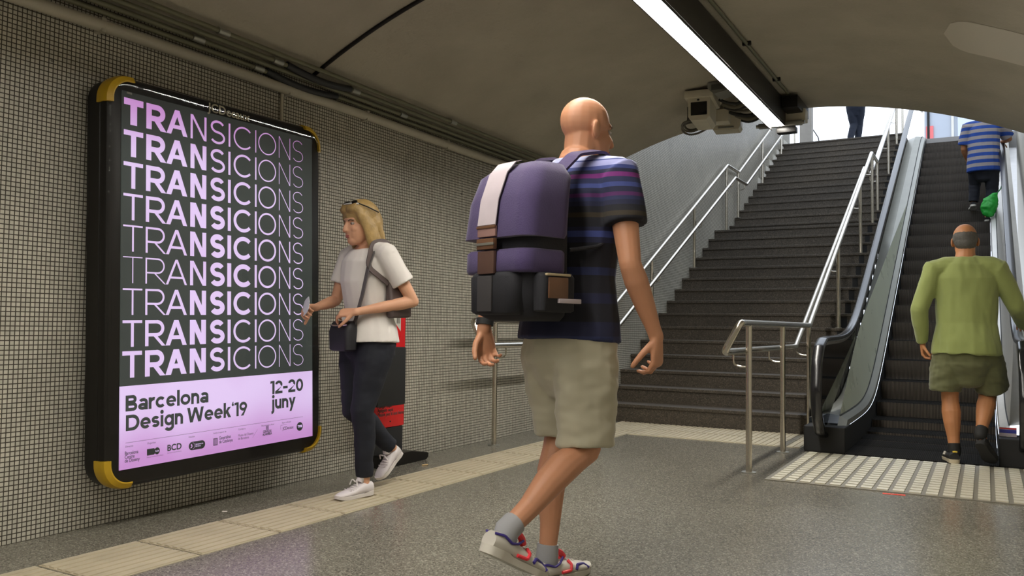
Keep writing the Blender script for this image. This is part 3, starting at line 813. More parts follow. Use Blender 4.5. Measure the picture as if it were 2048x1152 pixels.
# comb plate and steps
M_tread = mat_ribs('grooved tread with painted shade', (.020, .018, .015), (.003, .003, .003), .0125, .9, .0)  # groove self-shadow painted into the tread colour, same material as the risers
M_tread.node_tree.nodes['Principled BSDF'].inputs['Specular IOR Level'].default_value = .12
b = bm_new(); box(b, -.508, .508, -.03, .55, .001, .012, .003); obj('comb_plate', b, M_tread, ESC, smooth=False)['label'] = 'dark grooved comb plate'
M_step = mat_ribs('ribbed black step', (.17, .14, .11), (.018, .015, .012), .0125, .7, .0)
proto = None
n = 0; y = 7.30
while y < 17.9:
    z = nose_z(y)
    if proto is None:
        b = bm_new()
        rp = [(.015*math.sin(PI*t/10)+.0, -.235*t/10) for t in range(11)]
        prof_ = [(0.43, 0.0), (0.012, 0.0), (0.003, -.004)] + [(.004+.05*(t/10)**2, -.012-.235*t/10) for t in range(11)] + [(.43, -.03)]
        prism(b, prof_, -.503, .503, 'x')
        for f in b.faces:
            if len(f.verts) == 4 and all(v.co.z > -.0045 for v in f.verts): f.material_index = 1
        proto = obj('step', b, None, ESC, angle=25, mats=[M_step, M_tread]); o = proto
    else:
        o = proto.copy(); COL.objects.link(o)
    o.location = (0, y-6.8, z)
    n += 1; y += .4
# chequered landing plate in front
LP = thing('tactile_floor_plate', 'pale metal floor plate of raised bars before the escalator', 'floor plate', (-.5, 6.05, 0))
b = bm_new(); box(b, -.725, .98, -.68, .70, -.01, .006)
M_plate = mat('worn pale metal', (.66, .62, .50), .42, .3, var=.12, scale=5)
obj('base_plate', b, mat('plate grey', (.24, .22, .175), .5, .4, var=.15, scale=5), LP, smooth=False)
b = bm_new()
for i in range(19):
    for j in range(15):
        x = -.69+.0875*i; yy = -.655+.09*j
        box(b, x, x+.062, yy, yy+.062, .004, .0125)
o = obj('raised_bars', b, M_plate, LP, smooth=False)
b = bm_new(); box(b, -.06, .06, -.012, .012, 0, .0018); o = obj('floor_tape', b, mat('orange red tape', (.85, .05, .015), .5), smooth=False); o.location = (-.476, 5.325, 0.0005); o.rotation_euler.z = .12
tag(o, 'short red strip of tape on the floor before the metal plate', 'tape')

# ---------------------------------------------------------------- light strip along the crown
LT = thing('strip_light', 'long fluorescent strip light in a dark trunking along the tunnel ceiling', 'light', (-1.553, 7.36, 2.72))
b = bm_new(); box(b, -.060, .062, -12.0, 0.0, .006, .215, .004); obj('housing', b, mat('dark grey housing', (.035, .034, .032), .45, .3), LT)
M_tubes = mat_emit('lit diffuser', (1.0, .955, .87), LAMP_STRENGTH)
b = bm_new(); box(b, -.062, -.054, -12.0, 0.0, -.036, .20, .002); box(b, .050, .058, -12.0, 0.0, -.008, .20, .002); obj('added_cutoff_lip', b, MATS['dark grey housing'], LT, smooth=False)  # lips added to keep the strip's direct light off the upper wall
for k in range(7):
    b = bm_new(); y1 = -1.76*k; prism(b, [(-.047, .008), (-.043, -.008), (.043, -.008), (.047, .008)], y1-1.735, y1-.012, 'y')
    obj('diffuser', b, M_tubes, LT, smooth=False)
b = bm_new(); box(b, -.17, .20, -.015, .03, -.012, .030, .006); obj('end_bracket', b, M_steel_dull, LT)
b = bm_new(); cyl(b, (-.19, .008, .01), (.22, .008, .01), .016); obj('end_bar', b, M_steel_dull, LT)
b = bm_new(); box(b, -.03, .22, .03, .16, .03, .14, .01); obj('end_box', b, M_cream, LT)['label'] = 'pale grey box at the end of the trunking'
b = bm_new(); box(b, -.02, .14, .02, .12, -.06, -.008, .006); obj('sensor', b, M_black, LT)['label'] = 'small black block under the bracket'
b = bm_new(); box(b, .068, .20, -.20, .30, .10, .20, .004); obj('tray_end', b, M_black, LT)
# conduit right of the light
def on_vault(x, y, d=0.02):
    nx = (x-VC)/VR; nz = math.sqrt(1-nx*nx)
    return V((x-nx*d, y, vz(x)-nz*d))
t = thing('ceiling_conduit', 'thin olive conduit clipped to the ceiling right of the strip light', 'conduit', (-1.425, 4, 2.9))
L_ = V((-1.425, 4, 2.9))
b = bm_new(); tube(b, [on_vault(-1.425, YB+.05, .018)-L_, on_vault(-1.425, 7.12, .018)-L_], .012, 10); obj('pipe', b, M_olive, t)
for y in (1.2, 3.0, 4.8, 5.75, 6.7):
    b = bm_new(); p = on_vault(-1.425, y, .016)-L_; box(b, p.x-.03, p.x+.03, p.y-.012, p.y+.012, p.z-.012, p.z+.016, .004); obj('clip', b, M_black, t)
# cctv housing
C_ = thing('security_camera', 'cream boxed security camera with a dark window hanging from the ceiling', 'security camera', (-2.065, 6.87, vz(-2.19)-.002), (0, 0, math.radians(8)))
b = bm_new(); box(b, -.115, .115, -.30, .13, -.062, -.004, .004); obj('mount_plate', b, M_cream, C_)
b = bm_new(); prism(b, [(-.090, -.062), (.090, -.062), (.086, -.215), (.06, -.245), (-.06, -.245), (-.086, -.215)], -.27, .10, 'y'); obj('body', b, M_cream, C_, angle=30)
b = bm_new(); box(b, -.066, .066, -.275, -.266, -.205, -.095, .004); obj('window', b, M_blackgloss, C_)['label'] = 'dark camera window'
b = bm_new(); ellipsoid(b, (-.005, -.272, -.078), (.011, .006, .008)); obj('lock', b, M_black, C_)
# white junction boxes under the cable bundle
J = thing('junction_box', 'pair of cream cable boxes fixed under the ceiling behind the security camera', 'junction box', (-2.09, 7.27, vz(-2.25)-.004), (0, 0, math.radians(8)))
b = bm_new(); box(b, -.13, -.01, -.10, .05, -.12, .0, .008); obj('body', b, M_cream, J)
b = bm_new(); box(b, .00, .13, -.06, .09, -.11, .0, .008); obj('cover', b, M_cream, J)
J2 = thing('speaker_box', 'flat cream box with a sloped face at the edge of the vault', 'box', (-2.06, 7.58, vz(-2.2)-.004), (0, 0, math.radians(8)))
b = bm_new(); prism(b, [(-.11, -.13), (.11, -.13), (.13, -.10), (.13, .0), (-.13, .0), (-.13, -.10)], -.09, .09, 'y'); obj('body', b, M_cream, J2, angle=30)
b = bm_new(); box(b, -.07, .07, -.095, -.09, -.118, -.10, .002); obj('badge', b, M_steel_dull, J2)
# cable loop
b = bm_new()
for k, (rr, dz) in enumerate(((.085, 0), (.072, .012), (.095, -.012))):
    pts = [V((rr*1.25*math.cos(a), .02*k+.03*math.sin(2*a), rr*.55*math.sin(a)+dz)) for a in [2*PI*i/24 for i in range(25)]]
    tube(b, pts, .009, 8)
tube(b, [(-.06, .02, .03), (-.05, .0, .10), (-.05, .0, .17)], .012, 8, .05)
o = obj('cable_loop', b, mat('grey cable', (.13, .12, .10), .5)); o.location = (-2.205, 7.04, 2.72); tag(o, 'coiled grey cable loop hanging below the camera', 'cable')
# sagging bundle of dark cables between boxes and light
for k in range(9):
    b = bm_new(); y0 = 6.93+.075*k; z = vz(-1.95)-.03
    pts = []
    for i in range(9):
        s = i/8; x = -1.955+.285*s
        pts.append(V((x, y0+.04*math.sin(3*s+k), vz(x)-.035-.055*math.sin(PI*s)-.012*(k % 3)+.006*noise.noise(V((k*3.1, s*4, 0))))))
    base = pts[4].copy()
    tube(b, [p-base for p in pts], .013+.004*(k % 2), 8)
    o = obj('ceiling_cable', b, [mat('black cable', (.02, .019, .017), .6), mat('dusty cable', (.15, .135, .10), .7)][k % 3 == 1]); o.location = base
    tag(o, 'dark cable in the sagging bundle between the camera boxes and the strip light', 'cable', 'cables behind the security camera')
# grey loudspeaker near the light
SP = thing('ceiling_speaker', 'small grey wedge loudspeaker on the ceiling beside the strip light', 'loudspeaker', (-1.84, 6.62, vz(-1.97)-.002))
b = bm_new(); prism(b, [(-.09, -.0), (.09, -.0), (.085, -.075), (-.04, -.095), (-.09, -.045)], -.10, .10, 'y'); obj('body', b, mat('grey plastic', (.20, .20, .18), .6), SP, angle=25)
b = bm_new(); box(b, -.06, .06, -.105, -.10, -.065, -.02, .002); obj('grille', b, mat('dark grille', (.08, .08, .07), .7), SP)

# ---------------------------------------------------------------- pipes along the top of the wall
def wall_pipe(name, label, x, z, r, m, y0=YB+.02, y1=7.40, wob=0.0, group=None, couplings=(), flex=None, seed=0, clips=()):
    t = thing(name, label, 'pipe', (x, y0, z), group=group)
    def P(y): 
        k = noise.noise(V((y*.8, seed*7.3, 0)))*wob
        d = 0
        if flex and flex[0] < y < flex[1]: d = .028*math.sin(PI*(y-flex[0])/(flex[1]-flex[0]))
        return V((d*.4, y-y0, k-d))
    ys = [y0+(y1-y0)*i/90 for i in range(91)]
    b = bm_new(); tube(b, [P(y) for y in ys], r, 12); obj('pipe', b, m, t)
    for y in couplings:
        b = bm_new(); cyl(b, P(y-.035), P(y+.035), r*1.45, 12); obj('coupling', b, M_steel_dull, t)
    if flex:
        b = bm_new(); yy = [flex[0]+(flex[1]-flex[0])*i/16 for i in range(17)]
        tube(b, [P(y) for y in yy], r*1.6, 12); obj('flexible_sleeve', b, M_darkcable, t)['label'] = 'dark flexible sleeve'
    for y in clips:
        b = bm_new(); p = P(y); box(b, -.04 if x > -3.55 else x*0-.045, r*.8, p.y-.012, p.y+.012, p.z-r*1.12, p.z+r*1.12, .003); obj('clip', b, m, t)
    return t
WPL = wall_pipe('wall_pipe', 'thick off-white pipe along the top of the mosaic wall', -3.563, 2.325, .030, mat('grimy white pipe', (.46, .43, .35), .45, var=.14, scale=7), wob=.012, clips=(.6, 1.5, 2.35, 3.55, 4.25, 5.2, 6.2))
wall_pipe('wall_conduit', 'lowest olive conduit lying just above the thick white pipe', -3.555, 2.385, .0135, M_olive, couplings=(.9, 3.30), seed=1, flex=(3.36, 3.95), group=None)
wall_pipe('wall_conduit', 'second olive conduit up from the thick white pipe', -3.525, 2.412, .0135, M_olive, couplings=(1.1, 2.86, 4.6), seed=2)
wall_pipe('wall_conduit', 'third olive conduit up from the thick white pipe', -3.487, 2.437, .0135, M_olive, couplings=(.7, 3.38, 4.05), seed=3, flex=(3.45, 4.0))
wall_pipe('wall_conduit', 'highest olive conduit lying against the vault', -3.440, 2.462, .0135, M_olive, couplings=(1.0, 2.95, 5.1), seed=4)
b = bm_new(); cyl(b, (0, 0, 0), (0, 0, -.30), .010, 10); o = obj('drop_conduit', b, M_cream); o.location = (-3.588, 3.52, 2.30); tag(o, 'short vertical conduit from the white pipe down to the advertising case', 'conduit')
b = bm_new()
pts = [on_vault(x, 3.72, .009) for x in [XL+.06+(XR-XL-.2)*i/40 for i in range(41)]]
base = pts[0].copy(); tube(b, [p-base for p in pts], .0125, 10); o = obj('ceiling_cable', b, M_black); o.location = base; tag(o, 'single black cable crossing the vault from the wall conduits', 'cable')
# patch of paler colour on the vault at right
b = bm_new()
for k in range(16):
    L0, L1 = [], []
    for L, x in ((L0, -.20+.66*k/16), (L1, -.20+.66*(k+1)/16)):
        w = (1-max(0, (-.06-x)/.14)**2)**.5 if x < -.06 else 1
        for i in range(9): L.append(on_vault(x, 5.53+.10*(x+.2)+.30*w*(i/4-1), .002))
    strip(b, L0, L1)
bmesh.ops.remove_doubles(b, verts=b.verts, dist=.0005); o = obj('ceiling_patch', b, mat('pale ceiling patch', (.60, .56, .48), .7)); o['kind'] = 'structure'

# ---------------------------------------------------------------- litter
b = bm_new(); cyl(b, (-.022, 0, .004), (.006, 0, .004), .004, 8); cyl(b, (.006, 0, .004), (.024, .002, .004), .0042, 8)
o = obj('cigarette_end', b, mat('orange and white butt', (.62, .42, .2), .8)); o.location = (-3.30, 4.62, 0.0006); o.rotation_euler.z = 1.2; tag(o, 'small orange cigarette end on the floor by the bin foot', 'litter')
b = bm_new(); box(b, -.012, .012, -.008, .008, 0, .0015); o = obj('paper_scrap', b, M_wink, smooth=False); o.location = (-3.33, 2.95, .0004); o.rotation_euler.z = .6; tag(o, 'tiny pale paper scrap on the floor under the advertising case', 'litter')

# ---------------------------------------------------------------- up in the street
b = bm_new()
FM = mat('pale blue grey cladding', (.40, .44, .50), .55, var=.08, scale=2)
FY = 25.0
B_ = thing('street_kiosk', 'pale blue grey building front beyond the top of the escalator', 'building', (2.0, FY, 4.6))
b = bm_new(); box(b, -3.4, 4.0, 0, .4, 0, 5.0); obj('facade', b, FM, B_, smooth=False)
for i, x in enumerate((-3.3, -2.72, -1.9, -1.55)):
    b = bm_new(); box(b, x-.03, x+.03, -.05, 0, 0, 5.0); obj('mullion', b, [M_black, M_whitep][i % 2], B_, smooth=False)
b = bm_new(); box(b, -1.95, -1.75, -.04, -.002, 1.75, 2.0); obj('red_panel', b, M_red, B_, smooth=False)
b = bm_new(); box(b, -3.36, -3.18, -.04, -.002, .9, 1.9); obj('red_panel', b, mat('soft red', (.7, .16, .16), .6), B_, smooth=False)
b = bm_new(); box(b, -2.6, -2.2, -.04, -.002, 1.0, 3.0); obj('window', b, mat('street glass', (.55, .60, .66), .2), B_, smooth=False)
b = bm_new(); tube(b, [(-.14, 0, .02), (-.10, 0, .0), (0.06, 0, .06), (.12, 0, .16), (.10, 0, .28), (.02, 0, .42), (-.02, 0, .48)], .012, 8, .12); tube(b, [(-.14, 0, -.04), (-.14, 0, .06)], .012, 8)
tube(b, [(.02, .0, -.50), (.02, 0, .02)], .008, 8)
o = obj('bent_rod', b, M_black); o.location = (-3.42, 20.0, 5.10); tag(o, 'thin bent dark rod standing in the white daylight at the stair head', 'rod')
# low pier beside the stair head
b = bm_new(); box(b, -3.36, -3.12, 17.98, 18.2, 4.602, 5.75, .01); o = obj('stone_pier', b, mat('pier stone', (.30, .28, .25), .7, var=.15), smooth=False); tag(o, 'narrow grey pier at the top left of the stairs', 'pier')

# ---------------------------------------------------------------- people
def remesh(name, bm, material, parent, voxel, smooth_n=3, wrinkle=None, mats=None, keep=None, fac=.5):
    me = bpy.data.meshes.new('tmp'); bmesh.ops.recalc_face_normals(bm, faces=bm.faces[:]); bm.to_mesh(me); bm.free()
    o = bpy.data.objects.new('tmp', me); COL.objects.link(o)
    m = o.modifiers.new('r', 'REMESH'); m.mode = 'VOXEL'; m.voxel_size = voxel
    if smooth_n:
        s = o.modifiers.new('s', 'SMOOTH'); s.factor = fac; s.iterations = smooth_n
    dg = bpy.context.evaluated_depsgraph_get()
    me2 = bpy.data.meshes.new_from_object(o.evaluated_get(dg)); bpy.data.objects.remove(o); bpy.data.meshes.remove(me)
    b = bmesh.new(); b.from_mesh(me2); bpy.data.meshes.remove(me2)
    if wrinkle:
        b.normal_update()
        off = [wrinkle(v.co) for v in b.verts]
        for v, d in zip(b.verts, off): v.co += v.normal*d
    if keep:
        for co, no in keep:
            bmesh.ops.bisect_plane(b, geom=b.verts[:]+b.edges[:]+b.faces[:], plane_co=V(co), plane_no=V(no), clear_outer=True)
    o = obj(name, b, material, parent, mats=mats, angle=180)
    return o

def loft(bm, secs, side=(1, 0, 0), n=18, round0=True, round1=True):
    """elliptic sections (centre, half-width, half-depth) skinned into a closed solid"""
    P = [V(s[0]) for s in secs]; S0 = V(side); rings = []
    k = len(secs)
    frames = []
    for i in range(k):
        t = (P[min(k-1, i+1)]-P[max(0, i-1)]).normalized()
        s = S0 - t*S0.dot(t)
        s = s.normalized() if s.length > 1e-3 else t.orthogonal().normalized()
        frames.append((t, s, t.cross(s)))
    def ring(c, s, w, a, d): return [bm.verts.new(c+s*a*math.cos(2*PI*j/n)+w*d*math.sin(2*PI*j/n)) for j in range(n)]
    if round0:
        t, s, w = frames[0]; a, d = secs[0][1], secs[0][2]; r = min(a, d)
        for f in (.92, .6): 
            h = math.sqrt(max(0, 1-(1-f)**2)) if False else f
            q = math.sqrt(1-h*h); rings.append(ring(P[0]-t*r*h, s, w, a*max(.15, q), d*max(.15, q)))
    for (c, a, d), (t, s, w) in zip(secs, frames): rings.append(ring(V(c), s, w, a, d))
    if round1:
        t, s, w = frames[-1]; a, d = secs[-1][1], secs[-1][2]; r = min(a, d)
        for f in (.6, .92):
            q = math.sqrt(1-f*f); rings.append(ring(P[-1]+t*r*f, s, w, a*max(.15, q), d*max(.15, q)))
    for A, B in zip(rings, rings[1:]):
        for j in range(n): bm.faces.new((A[j], A[(j+1) % n], B[(j+1) % n], B[j]))
    bm.faces.new(rings[0][::-1]); bm.faces.new(rings[-1])

def limb(bm, pts, n=14, **kw):
    loft(bm, [(p, r, r) for p, r in pts], side=(1, .01, .02), n=n, **kw)

def lerp(a, b, t): return V(a)*(1-t)+V(b)*t

def leg(bm, hip, knee, ank, s=1.0):
    hip, knee, ank = V(hip), V(knee), V(ank)
    back = V((0, -1, 0))
    th = (knee-hip).normalized(); sh = (ank-knee).normalized()
    bk = (back - sh*back.dot(sh)).normalized()
    limb(bm, [(hip, .088*s), (lerp(hip, knee, .3), .080*s), (lerp(hip, knee, .65), .064*s), (lerp(hip, knee, .92), .053*s), (knee, .052*s),
              ])
    limb(bm, [(knee, .052*s), (lerp(knee, ank, .12)+bk*.006, .051*s), (lerp(knee, ank, .30)+bk*.016*s, .056*s), (lerp(knee, ank, .5)+bk*.012*s, .050*s), (lerp(knee, ank, .75), .037*s), (lerp(knee, ank, .92), .033*s), (ank, .036*s)])

def arm(bm, sh, el, wr, s=1.0):
    sh, el, wr = V(sh), V(el), V(wr)
    limb(bm, [(sh, .058*s), (lerp(sh, el, .35), .050*s), (lerp(sh, el, .7), .044*s), (el, .038*s)])
    limb(bm, [(el, .038*s), (lerp(el, wr, .22), .042*s), (lerp(el, wr, .55), .036*s), (lerp(el, wr, .85), .027*s), (wr, .026*s)])

def hand(bm, wr, d, nrm, thumb, s=1.0, curl=(25, 35, 25), spread=1.0, thumb_in=.35):
    """palm, four unequal fingers bent at the knuckles and a thumb off the side of the palm. nrm: way the palm faces; thumb: +1/-1 side of d x nrm"""
    wr, d, nrm = V(wr), V(d).normalized(), V(nrm)
    nrm = (nrm-d*nrm.dot(d)).normalized(); a = d.cross(nrm)*thumb
    loft(bm, [(wr-d*.01, .027*s, .021*s), (wr+d*.028*s, .034*s, .019*s), (wr+d*.062*s, .041*s, .016*s), (wr+d*.092*s, .041*s, .0135*s)], side=a, n=14)
    L = (.074, .083, .078, .060)
    for i in range(4):
        p = wr+d*(.090-.006*abs(i-1.2))*s+a*(.0315-.021*i)*s
        dd = (d+a*(.09-.06*i)*spread).normalized(); ang = 0; pts = [(p-dd*.012*s, .0098*s), (p, .0098*s)]
        for k, (fr, c) in enumerate(zip((.46, .31, .23), curl)):
            ang += math.radians(c+3*i*(k < 2)); v = dd*math.cos(ang)+nrm*math.sin(ang)
            p = p+v*L[i]*fr*s; pts.append((p, (.0090-.0009*k)*s*(.9 if i == 3 else 1)))
        limb(bm, pts, n=10)
    p = wr+d*.022*s+a*.022*s+nrm*.006*s
    v = (d*.62+a*.70+nrm*thumb_in).normalized(); pts = [(p, .0145*s)]
    for ln, r_ in ((.042, .0118), (.034, .0105), (.026, .0088)):
        p = p+v*ln*s; pts.append((p, r_*s)); v = (v+d*.35+nrm*.22-a*.12).normalized()
    limb(bm, pts, n=10)

def head(bm, c, R, s=1.0, nose=1.0):
    c = V(c); X, Y, Z = R @ V((1, 0, 0)), R @ V((0, 1, 0)), R @ V((0, 0, 1))
    P = lambda x, y, z: c+(X*x+Y*y+Z*z)*s
    E = lambda x, y, z, r, q=None: ellipsoid(bm, P(x, y, z), tuple(k*s for k in r), (R @ q) if q is not None else R, 20, 14)
    E(0, -.012, .034, (.0755, .096, .088)); E(0, .02, -.035, (.064, .074, .085)); E(0, .052, -.092, (.036, .034, .030)); E(0, .03, -.07, (.054, .052, .05))
    E(0, .070, .026, (.046, .022, .016)); E(.030, .064, -.028, (.024, .022, .02)); E(-.030, .064, -.028, (.024, .022, .02))
    loft(bm, [(P(0, .086, .012), .008*s, .008*s), (P(0, .100, -.014), .010*s, .012*s), (P(0, .107, -.034), .0155*s, .012*s)], side=X, n=12)
    E(0, .084, -.063, (.022, .010, .0075)); E(0, .082, -.075, (.019, .010, .008))
    for k in (-1, 1):
        q = Matrix.Rotation(k*.35, 3, 'Z')
        E(k*.079, -.012, -.008, (.009, .021, .033), q); E(k*.074, -.006, -.012, (.012, .014, .026), q)
    return P

def neck(bm, c, R, base, s=1.0, r=.056):
    c = V(c); Z, Y = R @ V((0, 0, 1)), R @ V((0, 1, 0))
    limb(bm, [(c-Z*.02*s-Y*.02*s, r*s), (c-Z*.085*s-Y*.022*s, r*.98*s), (V(base), r*1.15*s)])

def face(parent, P, R, s, iris=(.06, .04, .025), lip=(.42, .13, .10)):
    for k in (-1, 1):
        b = bm_new(); ellipsoid(b, P(k*.031, .0715, .003), (.0135*s, .0112*s, .0085*s), R, 14, 10); e = obj('eye', b, mat('eye white', (.36, .31, .27), .35), parent)
        b = bm_new(); ellipsoid(b, P(k*.031, .0795, .003), (.0062*s, .0042*s, .0062*s), R, 12, 8); obj('iris', b, mat('iris %.2f' % iris[0], iris, .15), e)
        b = bm_new(); tube(b, [P(k*.014, .0865, .020), P(k*.031, .0865, .0255), P(k*.049, .074, .0205)], .0032*s, 8); obj('eyebrow', b, mat('brow', (.10, .065, .035), .8), parent)
    b = bm_new(); ellipsoid(b, P(0, .0915, -.0635), (.020*s, .0055*s, .0045*s), R, 12, 8); ellipsoid(b, P(0, .0895, -.0725), (.0175*s, .0058*s, .005*s), R, 12, 8)
    obj('lips', b, mat('lips', lip, .45), parent)

def shoe(parent, heel, toe, up, s=1.0, m_up=None, m_sole=None, w=.047, extra=None, high=.075):
    """low shoe from heel point to toe point (both on the sole's underside); up = away from the ground"""
    heel, toe, up = V(heel), V(toe), V(up); d = (toe-heel); L = d.length; d.normalize(); up = (up-d*up.dot(d)).normalized(); x = d.cross(up)
    Pt = lambda f, h, k=0: heel+d*L*f+up*h*s+x*k*s
    b = bm_new()
    st = [(.03, .030, .040, high*.9), (.14, .037, .046, high), (.28, .036, .044, high*.98), (.42, .040, .044, high*.86), (.58, .045, .040, .056), (.74, .050*w/.047, .034, .046), (.88, .042*w/.047, .027, .038), (.97, .026, .016, .028)]
    rings = []
    for f, wd, _, h in st:
        ring = []
        for j in range(20):
            a = 2*PI*j/20; cx_ = math.cos(a); sz = math.sin(a)
            zz = .014+(h-.014)*.5*(1+math.copysign(abs(sz)**.75, sz)); k = wd*math.copysign(abs(cx_)**.8, cx_)*(1-.30*max(0, sz)**1.5)
            ring.append(b.verts.new(Pt(f, zz, k)))
        rings.append(ring)
    for A, B in zip(rings, rings[1:]):
        for j in range(20): b.faces.new((A[j], A[(j+1) % 20], B[(j+1) % 20], B[j]))
    b.faces.new(rings[0][::-1]); b.faces.new(rings[-1])
    sh = obj('shoe', b, m_up, parent, angle=60)
    b = bm_new(); outl = []
    N_ = 28
    def wid(f): 
        pts = [(0, .012), (.04, .030), (.15, .038), (.35, .036), (.55, .043), (.72, w+.003), (.88, .040), (.97, .022), (1.0, .008)]
        for (a, c), (e, g) in zip(pts, pts[1:]):
            if a <= f <= e: return c+(g-c)*(f-a)/(e-a)
        return .01
    fs = [i/(N_-1) for i in range(N_)]
    outl = [(f, wid(f)) for f in fs]+[(f, -wid(f)) for f in reversed(fs)]
    lift = lambda f: .012*max(0, (f-.75)/.25)**2
    A = [b.verts.new(Pt(f, lift(f), k*.96)) for f, k in outl]; B = [b.verts.new(Pt(f, .020+lift(f)+(.006 if f < .3 else 0), k*1.03)) for f, k in outl]
    for j in range(len(A)): b.faces.new((A[j], A[(j+1) % len(A)], B[(j+1) % len(A)], B[j]))
    b.faces.new(A[::-1]); b.faces.new(B)
    obj('sole', b, m_sole, sh, angle=40)
    return sh, Pt

def foot(bm, ank, heel, toe, up, s=1.0):
    heel, toe, up, ank = V(heel), V(toe), V(up).normalized(), V(ank)
    limb(bm, [(ank, .034*s), (lerp(ank, lerp(heel, toe, .2)+up*.04, .7), .032*s), (lerp(heel, toe, .45)+up*.034, .023*s), (lerp(heel, toe, .80)+up*.027, .013*s)])

def YOKE(bm, c, sh, r):
    for k in (-1, 1): limb(bm, [(V(c)+V((k*.03, 0, 0)), r*.98), (lerp(c, sh[k], .6)+V((0, 0, .008)), r), (sh[k], r)])

def fabric(amp, f=6.0, stretch=(1, 1, 1), seed=0.0, amp2=0.0):
    def w(co):
        p = V((co.x*stretch[0]+seed, co.y*stretch[1], co.z*stretch[2]))
        return noise.noise(p*f)*amp + noise.noise(p*f*2.3+V((5, 1, 2)))*amp*.45 + amp2*noise.noise(p*f*.5)
    return w

def skin(name, col, col2=None):
    m = mat(name, col, .55, var=.12, scale=9)
    P = m.node_tree.nodes['Principled BSDF']; P.inputs['Subsurface Weight'].default_value = .08; P.inputs['Subsurface Radius'].default_value = (.01, .004, .002); P.inputs['Subsurface Scale'].default_value = .5
    return m
ROT = lambda z=0, x=0, y=0: (Matrix.Rotation(math.radians(z), 3, 'Z') @ Matrix.Rotation(math.radians(x), 3, 'X') @ Matrix.Rotation(math.radians(y), 3, 'Y'))

# ---- man with the purple backpack, walking away
M1 = thing('person', 'bald person in striped navy T-shirt and beige shorts striding away with a purple backpack', 'person', (-1.345, 2.79, 0), (0, 0, math.radians(-18)))
M1.scale = (1.012,)*3
SK1 = skin('tanned skin', (.47, .22, .12))
hip = {1: (.095, 0, .95), -1: (-.095, 0, .95)}
kn = {-1: (-.095, .045, .53), 1: (.10, -.015, .505)}
an = {-1: (-.095, -.01, .095), 1: (.12, -.405, .285)}
sh = {1: (.195, .045, 1.475), -1: (-.205, .03, 1.475)}
el = {1: (.268, .02, 1.155), -1: (-.30, -.12, 1.19)}
wr = {1: (.285, .145, .905), -1: (-.285, -.17, .925)}
b = bm_new()
loft(b, [((0, 0, .90), .155, .105), ((0, .0, 1.0), .165, .115), ((0, .02, 1.12), .150, .110), ((0, .03, 1.28), .172, .125), ((0, .025, 1.42), .185, .118), ((0, .02, 1.50), .135, .085), ((0, .025, 1.55), .075, .065)])
for k in (-1, 1): leg(b, hip[k], kn[k], an[k], 1.02); arm(b, sh[k], el[k], wr[k], 1.02)
hand(b, wr[1], (-.05, .12, -1), (-1, -.25, 0), -1, 1.04, (30, 45, 30), thumb_in=.5)
hand(b, wr[-1], (.02, .12, -1), (1, -.2, 0), 1, 1.04, (28, 40, 25))
HR = ROT(-14, -4); hc = V((.0, .085, 1.675))
P1 = head(b, hc, HR, 1.04); neck(b, hc, HR, (0, .025, 1.53), 1.08, .060)
fl = {-1: ((-.095, -.075, 0.0), (-.085, .205, 0.0), (0, 0, 1)), 1: ((.12, -.51, .235), (.125, -.245, .095), (0, .46, .89))}
for k in (-1, 1): foot(b, an[k], *fl[k])
remesh('body', b, SK1, M1, .0046, 3)
face(M1, P1, HR, 1.04)
# t-shirt
navy, nv2, blue, lil, mag, teal, blk, lav = (.010, .012, .042), (.014, .020, .070), (.035, .05, .19), (.24, .25, .46), (.15, .015, .15), (.045, .085, .13), (.006, .006, .012), (.36, .38, .58)
stops = [(0, nv2), (.06, navy), (.13, blk), (.22, navy), (.27, blk), (.36, nv2), (.40, blk), (.52, navy), (.55, blue), (.58, navy), (.60, blk), (.645, (.03, .022, .012)), (.67, blk), (.70, navy), (.725, nv2), (.745, (.07,.012,.09)), (.765, navy), (.79, blue), (.815, nv2), (.84, mag), (.865, navy), (.885, blue), (.905, lil), (.935, blue), (.945, lav), (.97, (.33, .40, .52)), (.985, lil)]
M_tee = mat_stripes('navy striped knit', stops, .86, 1.575)
b = bm_new()
loft(b, [((0, -.005, .885), .212, .168), ((0, .0, .96), .204, .158), ((0, .015, 1.12), .176, .132), ((0, .028, 1.28), .192, .142), ((0, .028, 1.42), .200, .135), ((0, .02, 1.50), .155, .105), ((0, .02, 1.555), .086, .078)], round0=False, round1=False)
for k in (-1, 1):
    loft(b, [(lerp((0, .03, 1.47), sh[k], .55), .075, .08), (V(sh[k])+V((0, 0, .0)), .079, .082), (lerp(sh[k], el[k], .3), .076, .076), (lerp(sh[k], el[k], .56), .075, .075)], round1=False)
YOKE(b, (0, .02, 1.50), sh, .072)
remesh('tshirt', b, M_tee, M1, .0075, 4, fabric(.006, 7, (1, 1, .6)))
